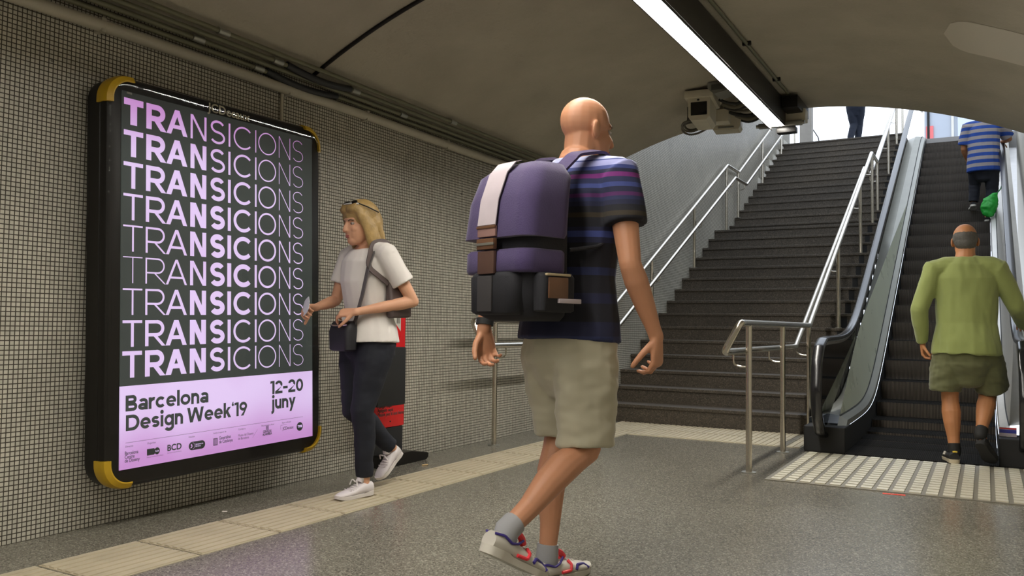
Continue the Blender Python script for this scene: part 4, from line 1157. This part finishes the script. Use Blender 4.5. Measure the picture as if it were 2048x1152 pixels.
# shorts
M_short = mat('beige cotton', (.40, .37, .27), .9, var=.10, scale=7, sheen=.2)
b = bm_new()
loft(b, [((0, 0, 1.00), .170, .120), ((0, -.005, .92), .184, .138), ((0, -.01, .83), .180, .142), ((0, 0, .77), .150, .12)], round0=False)
loft(b, [((-.090, 0, .90), .100, .125), (lerp(hip[-1], kn[-1], .35)+V((0, -.01, 0)), .112, .122), (lerp(hip[-1], kn[-1], .75), .098, .106), (lerp(hip[-1], kn[-1], .98), .096, .102)], round1=False)
loft(b, [((.090, 0, .90), .100, .125), (lerp(hip[1], kn[1], .35)+V((0, -.01, 0)), .112, .125), (lerp(hip[1], kn[1], .75), .102, .112), (lerp(hip[1], kn[1], .98), .099, .110)], round1=False)
remesh('shorts', b, M_short, M1, .008, 4, fabric(.011, 8, (1, 1, 1.9), 3.0))
for k in (-1, 1):
    b = bm_new(); limb(b, [(lerp(an[k], lerp(fl[k][0], fl[k][1], .25), .35), .040), (an[k], .0415), (lerp(an[k], kn[k], .085), .040)], round1=False); obj('sock', b, mat('grey sock', (.30, .30, .31), .9), M1)
MU, MS = mat('off-white shoe leather', (.55, .52, .46), .5, var=.1), mat('white rubber sole', (.55, .52, .45), .55)
MBL, MRD = mat('violet blue trim', (.035, .02, .19), .5), mat('coral red trim', (.75, .035, .05), .5)
for k in (-1, 1):
    s_, Pt = shoe(M1, *fl[k], 1.05, MU, MS)
    for sd in (-1, 1):
        b = bm_new(); tube(b, [Pt(.02, .062, sd*.020), Pt(.12, .066, sd*.034), Pt(.24, .054, sd*.0395), Pt(.34, .062, sd*.035), Pt(.42, .078, sd*.026)], .0042, 8, .02); obj('collar_trim', b, MBL, s_)
        b = bm_new(); tube(b, [Pt(.36, .030, sd*.041), Pt(.50, .032, sd*.046), Pt(.54, .050, sd*.037), Pt(.52, .062, sd*.022)], .0060, 8, .01); obj('side_stripe', b, MRD, s_)['label'] = 'coral red side stripe'
        b = bm_new(); tube(b, [Pt(.60, .030, sd*.047), Pt(.64, .045, sd*.040), Pt(.78, .040, sd*.030), Pt(.84, .026, sd*.044)], .0060, 8, .01); obj('side_stripe', b, MBL, s_)['label'] = 'violet side stripe'
    b = bm_new(); tube(b, [Pt(.40, .094, 0), Pt(.47, .085, 0), Pt(.52, .070, 0)], .012, 8, .02); obj('tongue', b, MRD, s_)
    b = bm_new()
    for f in (.54, .60, .66): tube(b, [Pt(f, .040, -.034), Pt(f+.02, .066-.10*(f-.54), 0), Pt(f, .040, .034)], .0035, 6, .02)
    obj('laces', b, MS, s_)
b = bm_new(); d = (V(wr[-1])-V(el[-1])).normalized(); p = lerp(wr[-1], el[-1], .10); cyl(b, p-d*.012, p+d*.012, .034, 20); obj('wristwatch', b, M_mattblack, M1)['label'] = 'black watch on the left wrist'

# backpack (carried: a thing of its own)
BP = thing('backpack', 'purple and black flap backpack with a lilac centre strip worn by the bald person', 'backpack', (-1.345, 2.79, 0), (0, 0, math.radians(-18)))
BP.scale = (1.012,)*3
PURP = mat('purple canvas', (.050, .031, .105), .85, var=.2, scale=14, sheen=.2, bump=.15, bscale=220)
NVY = mat('black canvas', (.010, .010, .014), .85, bump=.15, bscale=220)
LILA = mat('pale lilac webbing', (.46, .40, .43), .8, var=.08, scale=20)
BRN = mat('brown leather', (.13, .060, .028), .55, var=.2, scale=12)
def rbox(bm, pts_rings, n=8):
    pass
def pack_shell(bm, secs, n=9):
    """rounded-rectangle sections (z, half width, y front, y back, corner radius)"""
    R = []
    for z, hw, yb, yf, r in secs:
        pts = []
        for cx_, cy_, a0 in ((hw-r, yf-r, 0), (-hw+r, yf-r, 90), (-hw+r, yb+r, 180), (hw-r, yb+r, 270)):
            for i in range(n):
                a = math.radians(a0+90*i/(n-1)); pts.append((cx_+r*math.cos(a), cy_+r*math.sin(a)))
        R.append([bm.verts.new((x, y, z)) for x, y in pts])
    for A, B in zip(R, R[1:]):
        for i in range(len(A)): bm.faces.new((A[i], A[(i+1) % len(A)], B[(i+1) % len(A)], B[i]))
    bm.faces.new(R[0][::-1]); bm.faces.new(R[-1])
b = bm_new(); pack_shell(b, [(.955, .115, -.31, -.142, .05), (.975, .145, -.345, -.142, .06), (1.05, .155, -.355, -.142, .06), (1.25, .155, -.350, -.142, .06), (1.42, .150, -.325, -.135, .06), (1.475, .125, -.285, -.145, .05)])
obj('main_body', b, NVY, BP, angle=60)
b = bm_new(); pack_shell(b, [(1.235, .172, -.385, -.18, .05), (1.25, .172, -.385, -.165, .055), (1.36, .168, -.372, -.150, .06), (1.455, .158, -.335, -.130, .06), (1.497, .128, -.285, -.135, .06), (1.506, .09, -.255, -.155, .04)])
obj('top_flap', b, PURP, BP, angle=60)['label'] = 'purple top flap'
b = bm_new(); pack_shell(b, [(1.115, .160, -.378, -.17, .05), (1.125, .164, -.384, -.17, .05), (1.185, .164, -.382, -.17, .05), (1.195, .158, -.372, -.17, .05)])
obj('pocket_flap', b, PURP, BP, angle=60)['label'] = 'purple pocket flap'
b = bm_new(); pack_shell(b, [(.975, .10, -.385, -.30, .035), (.985, .115, -.395, -.30, .04), (1.10, .118, -.395, -.30, .04), (1.118, .105, -.385, -.30, .035)])
obj('front_pocket', b, NVY, BP, angle=60)
b = bm_new(); pr = [(-.275, 1.508), (-.300, 1.500), (-.340, 1.458), (-.378, 1.362), (-.391, 1.275)]
strip(b, [(-.062, y-.002, z+.001) for y, z in pr], [(.030, y-.002, z+.001) for y, z in pr]); 
r = bmesh.ops.extrude_face_region(b, geom=b.faces[:]); bmesh.ops.translate(b, verts=[e for e in r['geom'] if isinstance(e, bmesh.types.BMVert)], vec=(0, -.003, .002))
obj('centre_strip', b, LILA, BP)['label'] = 'wide pale lilac centre strip'
b = bm_new(); box(b, -.062, .030, -.396, -.386, 1.238, 1.274, .003); sp_ = obj('strap_leather', b, mat('dusty pink leather', (.30, .17, .15), .6), BP)
b = bm_new(); box(b, -.064, .032, -.400, -.392, 1.266, 1.275, .002); obj('stitch_band', b, BRN, sp_)
b = bm_new(); box(b, -.060, .028, -.402, -.384, 1.195, 1.232, .004); obj('buckle', b, BRN, BP)['label'] = 'brown leather buckle tab'
b = bm_new(); box(b, -.063, .031, -.406, -.400, 1.208, 1.217, .002); obj('buckle_bar', b, M_steel_dull, BP)
b = bm_new(); box(b, -.058, .026, -.398, -.384, 1.112, 1.190, .004); obj('strap_leather', b, mat('dark brown leather', (.085, .042, .030), .6), BP)
b = bm_new(); box(b, -.052, .022, -.403, -.394, .985, 1.105, .004); obj('strap_webbing', b, mat('charcoal webbing', (.035, .032, .034), .8), BP)
b = bm_new(); pack_shell(b, [(.985, .018, -.32, -.18, .015), (.99, .026, -.33, -.17, .02), (1.10, .028, -.33, -.17, .02), (1.115, .02, -.32, -.18, .015)]); bmesh.ops.translate(b, verts=b.verts, vec=(.166, 0, 0)); sp_ = obj('side_pocket', b, NVY, BP, angle=60)
b = bm_new(); box(b, .190, .199, -.305, -.215, 1.03, 1.10, .003); obj('leather_patch', b, BRN, sp_)
b = bm_new(); box(b, .188, .200, -.315, -.205, 1.104, 1.112, .002); obj('trim_band', b, mat('tan webbing', (.45, .36, .22), .8), sp_)
b = bm_new(); box(b, .188, .202, -.26, -.155, 1.015, 1.030, .002); obj('trim_band', b, LILA, sp_)
for k in (-1, 1):
    b = bm_new(); pts = fillet([(k*.085, -.165, 1.47), (k*.105, -.09, 1.548), (k*.125, .02, 1.572), (k*.135, .13, 1.515), (k*.150, .165, 1.40), (k*.160, .135, 1.33)], .06, 5)
    sweep(b, pts, [(-.026, -.004), (.026, -.004), (.026, .006), (-.026, .006)], up=(k*.3, .3, 1)); sp_ = obj('shoulder_strap', b, PURP, BP, angle=50)
    b = bm_new(); tube(b, [(k*.160, .132, 1.335), (k*.170, .09, 1.28), (k*.170, -.04, 1.22), (k*.148, -.16, 1.20)], .007, 8, .05); obj('strap_webbing', b, NVY, sp_)

# ---- woman walking towards the left
M2 = thing('person', 'blonde person in white T-shirt and dark jeans walking past the red cigarette bin', 'person', (-3.03, 3.70, .014), (math.radians(-1.6), 0, math.radians(168)))
SK2 = skin('fair skin', (.62, .33, .20))
hip = {1: (.085, 0, .84), -1: (-.085, 0, .84)}
kn = {-1: (-.080, .10, .465), 1: (.085, .04, .455)}
an = {-1: (-.075, .085, .09), 1: (.08, -.24, .20)}
sh = {1: (.165, .0, 1.325), -1: (-.165, -.0, 1.325)}
el = {1: (.215, .06, 1.07), -1: (-.245, -.125, 1.06)}
wr = {1: (.155, .245, 1.03), -1: (-.115, .175, 1.005)}
b = bm_new()
loft(b, [((0, 0, .80), .150, .105), ((0, -.005, .88), .160, .115), ((0, .0, 1.02), .122, .092), ((0, .012, 1.17), .138, .105), ((0, .01, 1.28), .150, .098), ((0, 0, 1.35), .105, .07), ((0, .005, 1.39), .055, .05)])
for k in (-1, 1): leg(b, hip[k], kn[k], an[k], .90); arm(b, sh[k], el[k], wr[k], .84)
hand(b, wr[1], (-.25, 1, -.08), (-.55, .1, -.6), -1, .90, (40, 50, 35), thumb_in=.6)
hand(b, wr[-1], (.85, .50, -.05), (0, -.6, -.7), 1, .90, (30, 40, 30))
HR2 = ROT(-3, -5); hc2 = V((0, .055, 1.497))
P2 = head(b, hc2, HR2, .97); neck(b, hc2, HR2, (0, .0, 1.36), .92, .050)
fl = {-1: ((-.080, .035, 0.0), (-.072, .275, 0.0), (0, 0, 1)), 1: ((.08, -.315, .165), (.082, -.14, .018), (0, .6, .8))}
for k in (-1, 1): foot(b, an[k], *fl[k], .9)
remesh('body', b, SK2, M2, .0046, 3)
face(M2, P2, HR2, .97, lip=(.50, .15, .13))
WOMAN = Matrix.Translation(M2.location) @ M2.rotation_euler.to_matrix().to_4x4()
# hair
M_blond = mat('blonde hair', (.36, .235, .085), .5, var=.35, scale=30, bump=.4, bscale=60)
b = bm_new()
E = lambda x, y, z, r: ellipsoid(b, P2(x, y, z), r, HR2, 20, 14)
E(0, -.020, .052, (.088, .106, .092)); E(0, -.055, .0, (.089, .086, .105)); E(.03, .045, .085, (.05, .05, .035)); E(-.03, .045, .085, (.05, .05, .035))
for k in (-1, 1):
    loft(b, [(P2(k*.035, .055, .098), .038, .022), (P2(k*.072, .030, .05), .022, .034), (P2(k*.083, -.008, -.02), .020, .045), (P2(k*.085, -.03, -.10), .022, .046), (P2(k*.078, -.045, -.165), .020, .040)], side=(1, 0, 0))
loft(b, [(P2(0, -.075, .03), .075, .04), (P2(0, -.092, -.06), .085, .04), (P2(0, -.098, -.14), .088, .038), (P2(0, -.10, -.20), .078, .026)])
remesh('hair', b, M_blond, M2, .005, 3, lambda co: .0035*noise.noise(V((co.x*38, co.y*38, co.z*6)))+.004*noise.noise(V((co.x*14, co.y*14, co.z*4))))
# t-shirt, jeans
M_wtee = mat('white cotton', (.70, .66, .62), .9, var=.06, scale=6, sheen=.2)
b = bm_new()
loft(b, [((0, .002, .835), .200, .164), ((0, .0, .90), .188, .150), ((0, .0, 1.03), .146, .118), ((0, .018, 1.18), .158, .130), ((0, .01, 1.28), .165, .118), ((0, .0, 1.35), .120, .088), ((0, .006, 1.372), .092, .074)], round0=False, round1=False)
for k in (-1, 1): loft(b, [(lerp((0, 0, 1.32), sh[k], .55), .058, .062), (sh[k], .064, .066), (lerp(sh[k], el[k], .3), .064, .064), (lerp(sh[k], el[k], .62), .066, .066)], round1=False)
YOKE(b, (0, .0, 1.335), sh, .062)
remesh('tshirt', b, M_wtee, M2, .007, 4, fabric(.0045, 8, (1, 1, .7), 9))
M_jean = mat('dark navy denim', (.0055, .007, .014), .8, var=.3, scale=6)
b = bm_new()
loft(b, [((0, -.002, .91), .158, .118), ((0, -.008, .84), .172, .132), ((0, -.008, .76), .168, .130), ((0, 0, .71), .13, .10)], round0=False)
for k in (-1, 1):
    q = lerp(kn[k], an[k], .35)+V((0, -.012, 0))
    loft(b, [(V(hip[k])+V((0, -.005, 0)), .098, .112), (lerp(hip[k], kn[k], .35), .094, .102), (lerp(hip[k], kn[k], .8), .069, .075), (kn[k], .062, .066), (q, .058, .063), (lerp(kn[k], an[k], .75), .048, .052), (lerp(kn[k], an[k], .97), .045, .049)], round1=False)
remesh('jeans', b, M_jean, M2, .0075, 4, fabric(.005, 10, (1, 1, 1.5), 4))
MW = mat('white canvas shoe', (.62, .58, .58), .7, var=.06); MW2 = mat('white rubber toe', (.68, .64, .62), .45)
for k in (-1, 1):
    s_, Pt = shoe(M2, *fl[k], .93, MW, MW2, w=.044, high=.085)
    b = bm_new()
    for f in (.46, .53, .60, .67): tube(b, [Pt(f-.01, .050, -.034), Pt(f+.03, .080-.16*(f-.46), 0), Pt(f-.01, .050, .034)], .0036, 6, .02)
    for sd in (-1, 1): tube(b, [Pt(.46, .088, sd*.004), Pt(.49, .105, sd*.022), Pt(.52, .07, sd*.036)], .0036, 6, .03)
    obj('laces', b, MW2, s_)
    b = bm_new(); tube(b, [Pt(.36, .083, 0), Pt(.30, .106, 0)], .022, 10); obj('tongue', b, MW, s_)
# things she wears and carries
SG = thing('sunglasses', 'dark sunglasses pushed up on the blonde hair', 'sunglasses', (-3.03, 3.70, .014), (math.radians(-1.6), 0, math.radians(168)))
for k in (-1, 1):
    b = bm_new(); ellipsoid(b, P2(k*.034, .056, .122), (.031, .010, .021), HR2 @ ROT(0, 55)); obj('lens', b, M_blackgloss, SG)
    b = bm_new(); tube(b, [P2(k*.064, .05, .118), P2(k*.092, .0, .092), P2(k*.096, -.07, .06)], .0035, 8, .02); obj('temple', b, M_black, SG)
b = bm_new(); tube(b, [P2(-.075, .052, .112), P2(-.03, .074, .118), P2(.03, .074, .118), P2(.075, .052, .112)], .0042, 8, .02); obj('frame', b, mat('white frame', (.7, .68, .66), .3), SG)
BG = thing('shoulder_bag', 'grey brown shoulder bag under the arm of the blonde person', 'bag', (-3.03, 3.70, .014), (math.radians(-1.6), 0, math.radians(168)))
TAUPE = mat('taupe leather', (.085, .060, .056), .6, var=.2, scale=10)
b = bm_new(); pack_shell(b, [(.97, .018, -.07, .06, .012), (.98, .026, -.085, .07, .02), (1.06, .028, -.085, .07, .02), (1.165, .020, -.075, .060, .015), (1.175, .010, -.065, .05, .008)]); bmesh.ops.translate(b, verts=b.verts, vec=(-.180, -.065, 0)); bmesh.ops.rotate(b, cent=(-.180, -.065, 1.05), matrix=Matrix.Rotation(.10, 3, 'Y'), verts=b.verts)
obj('bag_body', b, TAUPE, BG, angle=60)
b = bm_new(); sweep(b, fillet([(-.190, -.085, 1.16), (-.170, -.085, 1.30), (-.125, -.03, 1.402), (-.110, .05, 1.385), (-.145, .115, 1.25), (-.180, .0, 1.16)], .05, 5), [(-.016, -.003), (.016, -.003), (.016, .003), (-.016, .003)], up=(-1, 0, .3)); obj('strap', b, TAUPE, BG, angle=50)
HB = thing('belt_bag', 'small black bag with a bright zip at the front of the blonde person', 'bag', (-3.03, 3.70, .014), (math.radians(-1.6), 0, math.radians(168)))
b = bm_new(); pack_shell(b, [(.79, .065, .135, .200, .025), (.80, .088, .132, .212, .03), (.90, .092, .130, .212, .03), (.945, .085, .128, .195, .025), (.955, .07, .132, .185, .02)]); bmesh.ops.translate(b, verts=b.verts, vec=(.0, .0, .0)); obj('bag_body', b, mat('black nylon', (.012, .012, .016), .6), HB, angle=60)
b = bm_new(); tube(b, [(-.075, .200, .935), (-.03, .216, .931), (.03, .216, .931), (.07, .203, .934)], .0045, 8, .02); obj('zip', b, M_steel, HB)
b = bm_new(); sweep(b, fillet([(-.075, .150, .94), (-.125, .135, 1.10), (-.145, .11, 1.25), (-.118, .03, 1.385), (-.05, -.07, 1.37)], .05, 5), [(-.013, -.003), (.013, -.003), (.013, .003), (-.013, .003)], up=(0, 1, .3)); obj('strap', b, mat('grey strap', (.10, .09, .09), .7), HB, angle=50)
b = bm_new(); 
pts = [(-.045, -.03), (.03, -.045), (.05, .035), (-.03, .05)]
A = [b.verts.new((x, .006*math.sin(9*x+3*z), z)) for x, z in pts]; f = b.faces.new(A); bmesh.ops.subdivide_edges(b, edges=b.edges[:], cuts=3, use_grid_fill=True)
for v in b.verts: v.co.y = .006*math.sin(40*v.co.x+25*v.co.z)
r = bmesh.ops.extrude_face_region(b, geom=b.faces[:]); bmesh.ops.translate(b, verts=[e for e in r['geom'] if isinstance(e, bmesh.types.BMVert)], vec=(0, .0015, 0))
o = obj('paper_ticket', b, mat('white paper', (.66, .67, .70), .8)); o.location = WOMAN @ V((.10, .340, 1.035)); o.rotation_euler = (.2, .3, math.radians(150)); tag(o, 'folded white paper held in the raised hand of the blonde person', 'paper')

# ---- man in the green shirt stepping onto the escalator
M3 = thing('person', 'grey-haired person in green long-sleeved shirt and olive shorts stepping onto the escalator', 'person', (-.125, 6.84, 0), (0, 0, math.radians(3)))
SK3 = skin('sunburnt skin', (.46, .20, .085))
hip = {1: (.095, 0, .86), -1: (-.095, 0, .86)}
kn = {-1: (-.11, .02, .48), 1: (.135, .12, .49)}
an = {-1: (-.085, -.045, .095), 1: (.075, -.15, .235)}
sh = {1: (.205, -.0, 1.40), -1: (-.205, -.0, 1.40)}
el = {1: (.315, .05, 1.13), -1: (-.300, -.05, 1.11)}
wr = {1: (.375, .29, 1.0), -1: (-.285, .03, .865)}
b = bm_new()
loft(b, [((0, 0, .82), .160, .115), ((0, -.005, .90), .172, .125), ((0, .01, 1.03), .168, .125), ((0, .02, 1.2), .180, .130), ((0, .01, 1.34), .190, .120), ((0, .0, 1.43), .13, .085), ((0, .01, 1.475), .075, .065)])
for k in (-1, 1): leg(b, hip[k], kn[k], an[k], 1.13); arm(b, sh[k], el[k], wr[k], 1.0)
hand(b, wr[-1], (.06, .10, -1), (1, -.2, 0), 1, 1.0, (32, 42, 30), thumb_in=.5)
hand(b, wr[1], (.05, 1, .10), (0, .1, -1), -1, 1.0, (20, 35, 25))
HR3 = ROT(2, -7); hc3 = V((0, .055, 1.605))
P3 = head(b, hc3, HR3, 1.04); neck(b, hc3, HR3, (0, .01, 1.45), 1.08, .060)
fl = {-1: ((-.085, -.115, 0.012), (-.125, .15, 0.012), (0, 0, 1)), 1: ((.06, -.215, .175), (.15, -.075, .016), (.2, .6, .75))}
for k in (-1, 1): foot(b, an[k], *fl[k])
remesh('body', b, SK3, M3, .005, 3)
face(M3, P3, HR3, 1.0)
b = bm_new(); 
ellipsoid(b, P3(0, -.024, .016), (.0835, .0945, .078), HR3, 24, 16); ellipsoid(b, P3(0, -.05, -.02), (.072, .062, .06), HR3, 24, 16)
for v in b.verts: pass
M_grey = mat('grey cropped hair', (.085, .080, .072), .75, var=.6, scale=26, bump=.4, bscale=140)
b_cut = P3(0, -.012, .098)
remesh('hair', b, M_grey, M3, .004, 2, fabric(.0012, 60), keep=[(P3(0, -.03, .100), HR3 @ V((0, -.30, 1))), (P3(0, .035, .0), HR3 @ V((0, 1, .35)))])
M_green = mat('sage green jersey', (.24, .28, .085), .9, var=.10, scale=6, sheen=.25)
b = bm_new()
loft(b, [((0, -.005, .785), .232, .192), ((0, -.005, .87), .220, .176), ((0, .005, 1.0), .198, .148), ((0, .02, 1.2), .204, .150), ((0, .01, 1.34), .212, .138), ((0, .0, 1.43), .152, .105), ((0, .008, 1.475), .086, .078)], round0=False, round1=False)
for k in (-1, 1):
    loft(b, [(lerp((0, 0, 1.40), sh[k], .5), .072, .075), (sh[k], .079, .082), (lerp(sh[k], el[k], .4), .070, .072), (el[k], .060, .062)])
    loft(b, [(el[k], .060, .062), (lerp(el[k], wr[k], .4), .055, .056), (lerp(el[k], wr[k], .98), .040, .042)], round1=False)
def drape(co):
    t = max(0, min(1, (1.42-co.z)/.5))
    return fabric(.008, 9, (1.3, 1.3, .5), 2)(co) + .010*t*noise.noise(V((co.x*13+co.z*5, co.y*5, co.z*2.0+3)))
YOKE(b, (0, .0, 1.425), sh, .074)
remesh('long_sleeved_shirt', b, M_green, M3, .007, 4, drape)
M_ol = mat('olive shorts', (.115, .120, .052), .9, var=.22, scale=8, sheen=.2)
b = bm_new()
loft(b, [((0, 0, .90), .182, .135), ((0, -.005, .80), .196, .150), ((0, -.01, .72), .190, .150), ((0, 0, .66), .15, .12)], round0=False)
for k in (-1, 1): loft(b, [(V(hip[k])+V((0, -.005, -.02)), .112, .130), (lerp(hip[k], kn[k], .4)+V((k*.024, 0, 0)), .112, .130), (lerp(hip[k], kn[k], .90)+V((k*.032, 0, 0)), .108, .124)], round1=False)
remesh('shorts', b, M_ol, M3, .0075, 4, fabric(.011, 9, (1, 1, 1.9), 6))
for k in (-1, 1):
    b = bm_new(); limb(b, [(lerp(an[k], kn[k], -.03), .042), (lerp(an[k], kn[k], .13), .041)], round1=False); obj('sock', b, M_mattblack, M3)
MB_ = mat('black shoe mesh', (.012, .012, .012), .7)
MCR = mat('cream midsole', (.52, .45, .32), .6)
for k in (-1, 1):
    s_, Pt = shoe(M3, *fl[k], 1.04, MB_, MCR if k < 0 else M_mattblack)
    b = bm_new(); tube(b, [Pt(.0, .078, -.014), Pt(-.005, .08, 0), Pt(.0, .078, .014)], .006, 8); obj('heel_tab', b, mat('yellow tab', (.62, .44, .04), .6), s_)
    b = bm_new(); tube(b, [Pt(.48, .040, -.046), Pt(.52, .060, -.036)], .010, 8); obj('side_logo', b, mat('pale side mark', (.45, .42, .36), .6), s_)

# ---- man in the blue striped shirt further up
ys_ = 7.30+.4*15
SZ = nose_z(ys_)
M4 = thing('person', 'person in blue and grey striped shirt riding high on the escalator', 'person', (.0, ys_+.12, SZ), (0, 0, math.radians(2)))
hip = {1: (.09, 0, .84), -1: (-.09, 0, .84)}
kn = {1: (.10, .06, .46), -1: (-.11, .14, .56)}
an = {1: (.03, -.01, .095), -1: (-.135, .10, .165)}
an[-1] = (-.135, .12, .30)
sh = {1: (.20, .03, 1.37), -1: (-.20, .03, 1.37)}
el = {1: (.32, .16, 1.19), -1: (-.25, .06, 1.08)}
wr = {1: (.225, .39, 1.19), -1: (-.20, .24, .94)}
b = bm_new()
loft(b, [((0, 0, .80), .165, .12), ((0, 0, .90), .178, .135), ((0, .02, 1.03), .172, .135), ((0, .035, 1.2), .18, .135), ((0, .03, 1.32), .185, .12), ((0, .03, 1.40), .13, .085), ((0, .04, 1.45), .075, .065)])
for k in (-1, 1): leg(b, hip[k], kn[k], an[k], 1.02); arm(b, sh[k], el[k], wr[k], 1.02)
hand(b, wr[1], (.1, 1, -.15), (0, .1, -1), -1, 1.0, (25, 35, 25)); hand(b, wr[-1], (.1, .8, -.6), (.9, 0, -.2), 1, 1.0, (35, 45, 30))
HR4 = ROT(0, -5); hc4 = V((0, .09, 1.58)); P4 = head(b, hc4, HR4, 1.0); neck(b, hc4, HR4, (0, .035, 1.43), 1.05, .058)
dz_ = .206
fl = {1: ((.03, -.09, 0.0), (.045, .17, 0.0), (0, 0, 1)), -1: ((-.135, .06, dz_+.04), (-.15, .31, dz_), (0, .1, 1))}
for k in (-1, 1): foot(b, an[k], *fl[k])
remesh('body', b, SK3, M4, .0065, 3)
b = bm_new(); ellipsoid(b, P4(0, -.022, .035), (.082, .10, .088), HR4, 20, 14); remesh('hair', b, M_grey, M4, .006, 2, keep=[(P4(0, .05, 0), HR4 @ V((0, 1, .2)))])
face(M4, P4, HR4, 1.0)
bl_, gr_ = (.012, .055, .28), (.30, .27, .27)
stp = [(i/15, (bl_ if i % 2 == 0 else gr_)) for i in range(15)]
b = bm_new()
loft(b, [((0, -.005, .715), .222, .168), ((0, -.005, .86), .216, .165), ((0, .01, 1.0), .205, .160), ((0, .03, 1.2), .206, .158), ((0, .03, 1.32), .208, .138), ((0, .03, 1.40), .150, .105), ((0, .04, 1.45), .086, .078)], round0=False, round1=False)
for k in (-1, 1): loft(b, [(lerp((0, .03, 1.37), sh[k], .5), .075, .08), (sh[k], .083, .085), (lerp(sh[k], el[k], .45), .086, .086), (lerp(sh[k], el[k], .85), .088, .088)], round1=False)
YOKE(b, (0, .03, 1.395), sh, .074)
remesh('polo_shirt', b, mat_stripes('blue grey stripes', stp, .72, 1.46), M4, .008, 4, fabric(.008, 7, (1, 1, .7), 12))
b = bm_new()
loft(b, [((0, 0, .88), .172, .13), ((0, 0, .80), .185, .145), ((0, 0, .72), .18, .14), ((0, 0, .66), .13, .10)], round0=False)
for k in (-1, 1): loft(b, [(hip[k], .105, .12), (lerp(hip[k], kn[k], .5), .098, .105), (kn[k], .078, .082), (lerp(kn[k], an[k], .5), .070, .075), (lerp(kn[k], an[k], .96), .064, .07)], round1=False)
remesh('trousers', b, mat('black trousers', (.010, .011, .018), .85, var=.2), M4, .008, 4, fabric(.007, 9, (1, 1, 1.4), 8))
for k in (-1, 1): shoe(M4, *fl[k], 1.0, MB_, mat('white trainer sole', (.66, .62, .55), .5))
# green bag
GB = thing('drawstring_bag', 'bright green bag hanging by its cord at the right side of the escalator', 'bag', (.075, 13.16, 2.585))
M_gb = mat('bright green nylon', (.015, .34, .035), .5, var=.2, scale=14)
b = bm_new(); loft(b, [((-.035, 0, -.01), .075, .05), ((-.03, 0, .07), .105, .07), ((0, 0, .16), .10, .065), ((.045, 0, .235), .05, .035), ((.07, 0, .26), .022, .02)], n=16)
remesh('bag_body', b, M_gb, GB, .008, 3, fabric(.012, 14, (1, 1, 1), 1))
b = bm_new(); tube(b, [(.07, 0, .26), (.12, .02, .33), (.15, .05, .43)], .008, 8, .03); obj('cord', b, mat('dark green cord', (.01, .12, .03), .6), GB)

# ---- silhouette at the head of the stairs
M5 = thing('person', 'dark silhouetted person in navy trousers and green top at the head of the stairs', 'person', (-2.26, 17.98, 4.6), (0, 0, math.radians(-12)))
hip = {1: (.085, 0, .92), -1: (-.085, 0, .92)}; kn = {1: (.03, .10, .52), -1: (-.04, .0, .52)}; an = {1: (.02, .05, .11), -1: (-.04, -.22, .16)}
sh = {1: (.19, .0, 1.45), -1: (-.19, 0, 1.45)}; el = {1: (.27, .02, 1.18), -1: (-.24, -.03, 1.17)}; wr = {1: (.26, .20, 1.20), -1: (-.22, .12, 1.02)}
b = bm_new()
loft(b, [((0, 0, .88), .16, .115), ((0, 0, .98), .168, .12), ((0, .01, 1.12), .155, .115), ((0, .02, 1.28), .17, .125), ((0, .01, 1.4), .18, .115), ((0, 0, 1.48), .13, .08), ((0, .01, 1.52), .07, .06)])
for k in (-1, 1): leg(b, hip[k], kn[k], an[k], 1.0); arm(b, sh[k], el[k], wr[k], 1.0)
hand(b, wr[1], (.3, 1, -.2), (-.6, .1, -.6), -1, 1.0); hand(b, wr[-1], (.3, .9, -.3), (.9, 0, -.2), 1, 1.0)
HR5 = ROT(0, -4); hc5 = V((0, .05, 1.65)); P5 = head(b, hc5, HR5, 1.0); neck(b, hc5, HR5, (0, .01, 1.50), 1.0)
fl = {1: ((.02, -.02, 0.0), (.03, .24, 0.0), (0, 0, 1)), -1: ((-.04, -.30, .11), (-.04, -.10, .01), (0, .5, .8))}
for k in (-1, 1): foot(b, an[k], *fl[k])
remesh('body', b, SK3, M5, .007, 3)
face(M5, P5, HR5, 1.0)
b = bm_new(); ellipsoid(b, P5(0, -.02, .035), (.082, .10, .088), HR5, 20, 14); remesh('hair', b, M_grey, M5, .006, 2, keep=[(P5(0, .05, 0), HR5 @ V((0, 1, .2)))])
b = bm_new()
loft(b, [((0, 0, .99), .185, .14), ((0, .01, 1.12), .175, .135), ((0, .02, 1.28), .185, .14), ((0, .01, 1.4), .195, .13), ((0, 0, 1.48), .15, .10), ((0, .01, 1.525), .08, .07)], round0=False, round1=False)
for k in (-1, 1): loft(b, [(sh[k], .08, .08), (lerp(sh[k], el[k], .7), .075, .075)], round1=False)
YOKE(b, (0, .01, 1.475), sh, .074)
remesh('green_top', b, mat('deep green top', (.01, .16, .07), .8), M5, .009, 3, fabric(.006, 8))
b = bm_new()
loft(b, [((0, 0, 1.03), .175, .13), ((0, 0, .92), .19, .145), ((0, 0, .84), .17, .13), ((0, 0, .76), .13, .1)], round0=False)
for k in (-1, 1): loft(b, [(hip[k], .11, .12), (lerp(hip[k], kn[k], .5), .098, .105), (kn[k], .075, .08), (lerp(kn[k], an[k], .5), .066, .07), (lerp(kn[k], an[k], .96), .058, .062)], round1=False)
remesh('trousers', b, mat('navy trousers', (.004, .008, .020), .85), M5, .009, 3, fabric(.006, 9))
for k in (-1, 1): shoe(M5, *fl[k], 1.0, MB_, M_mattblack)
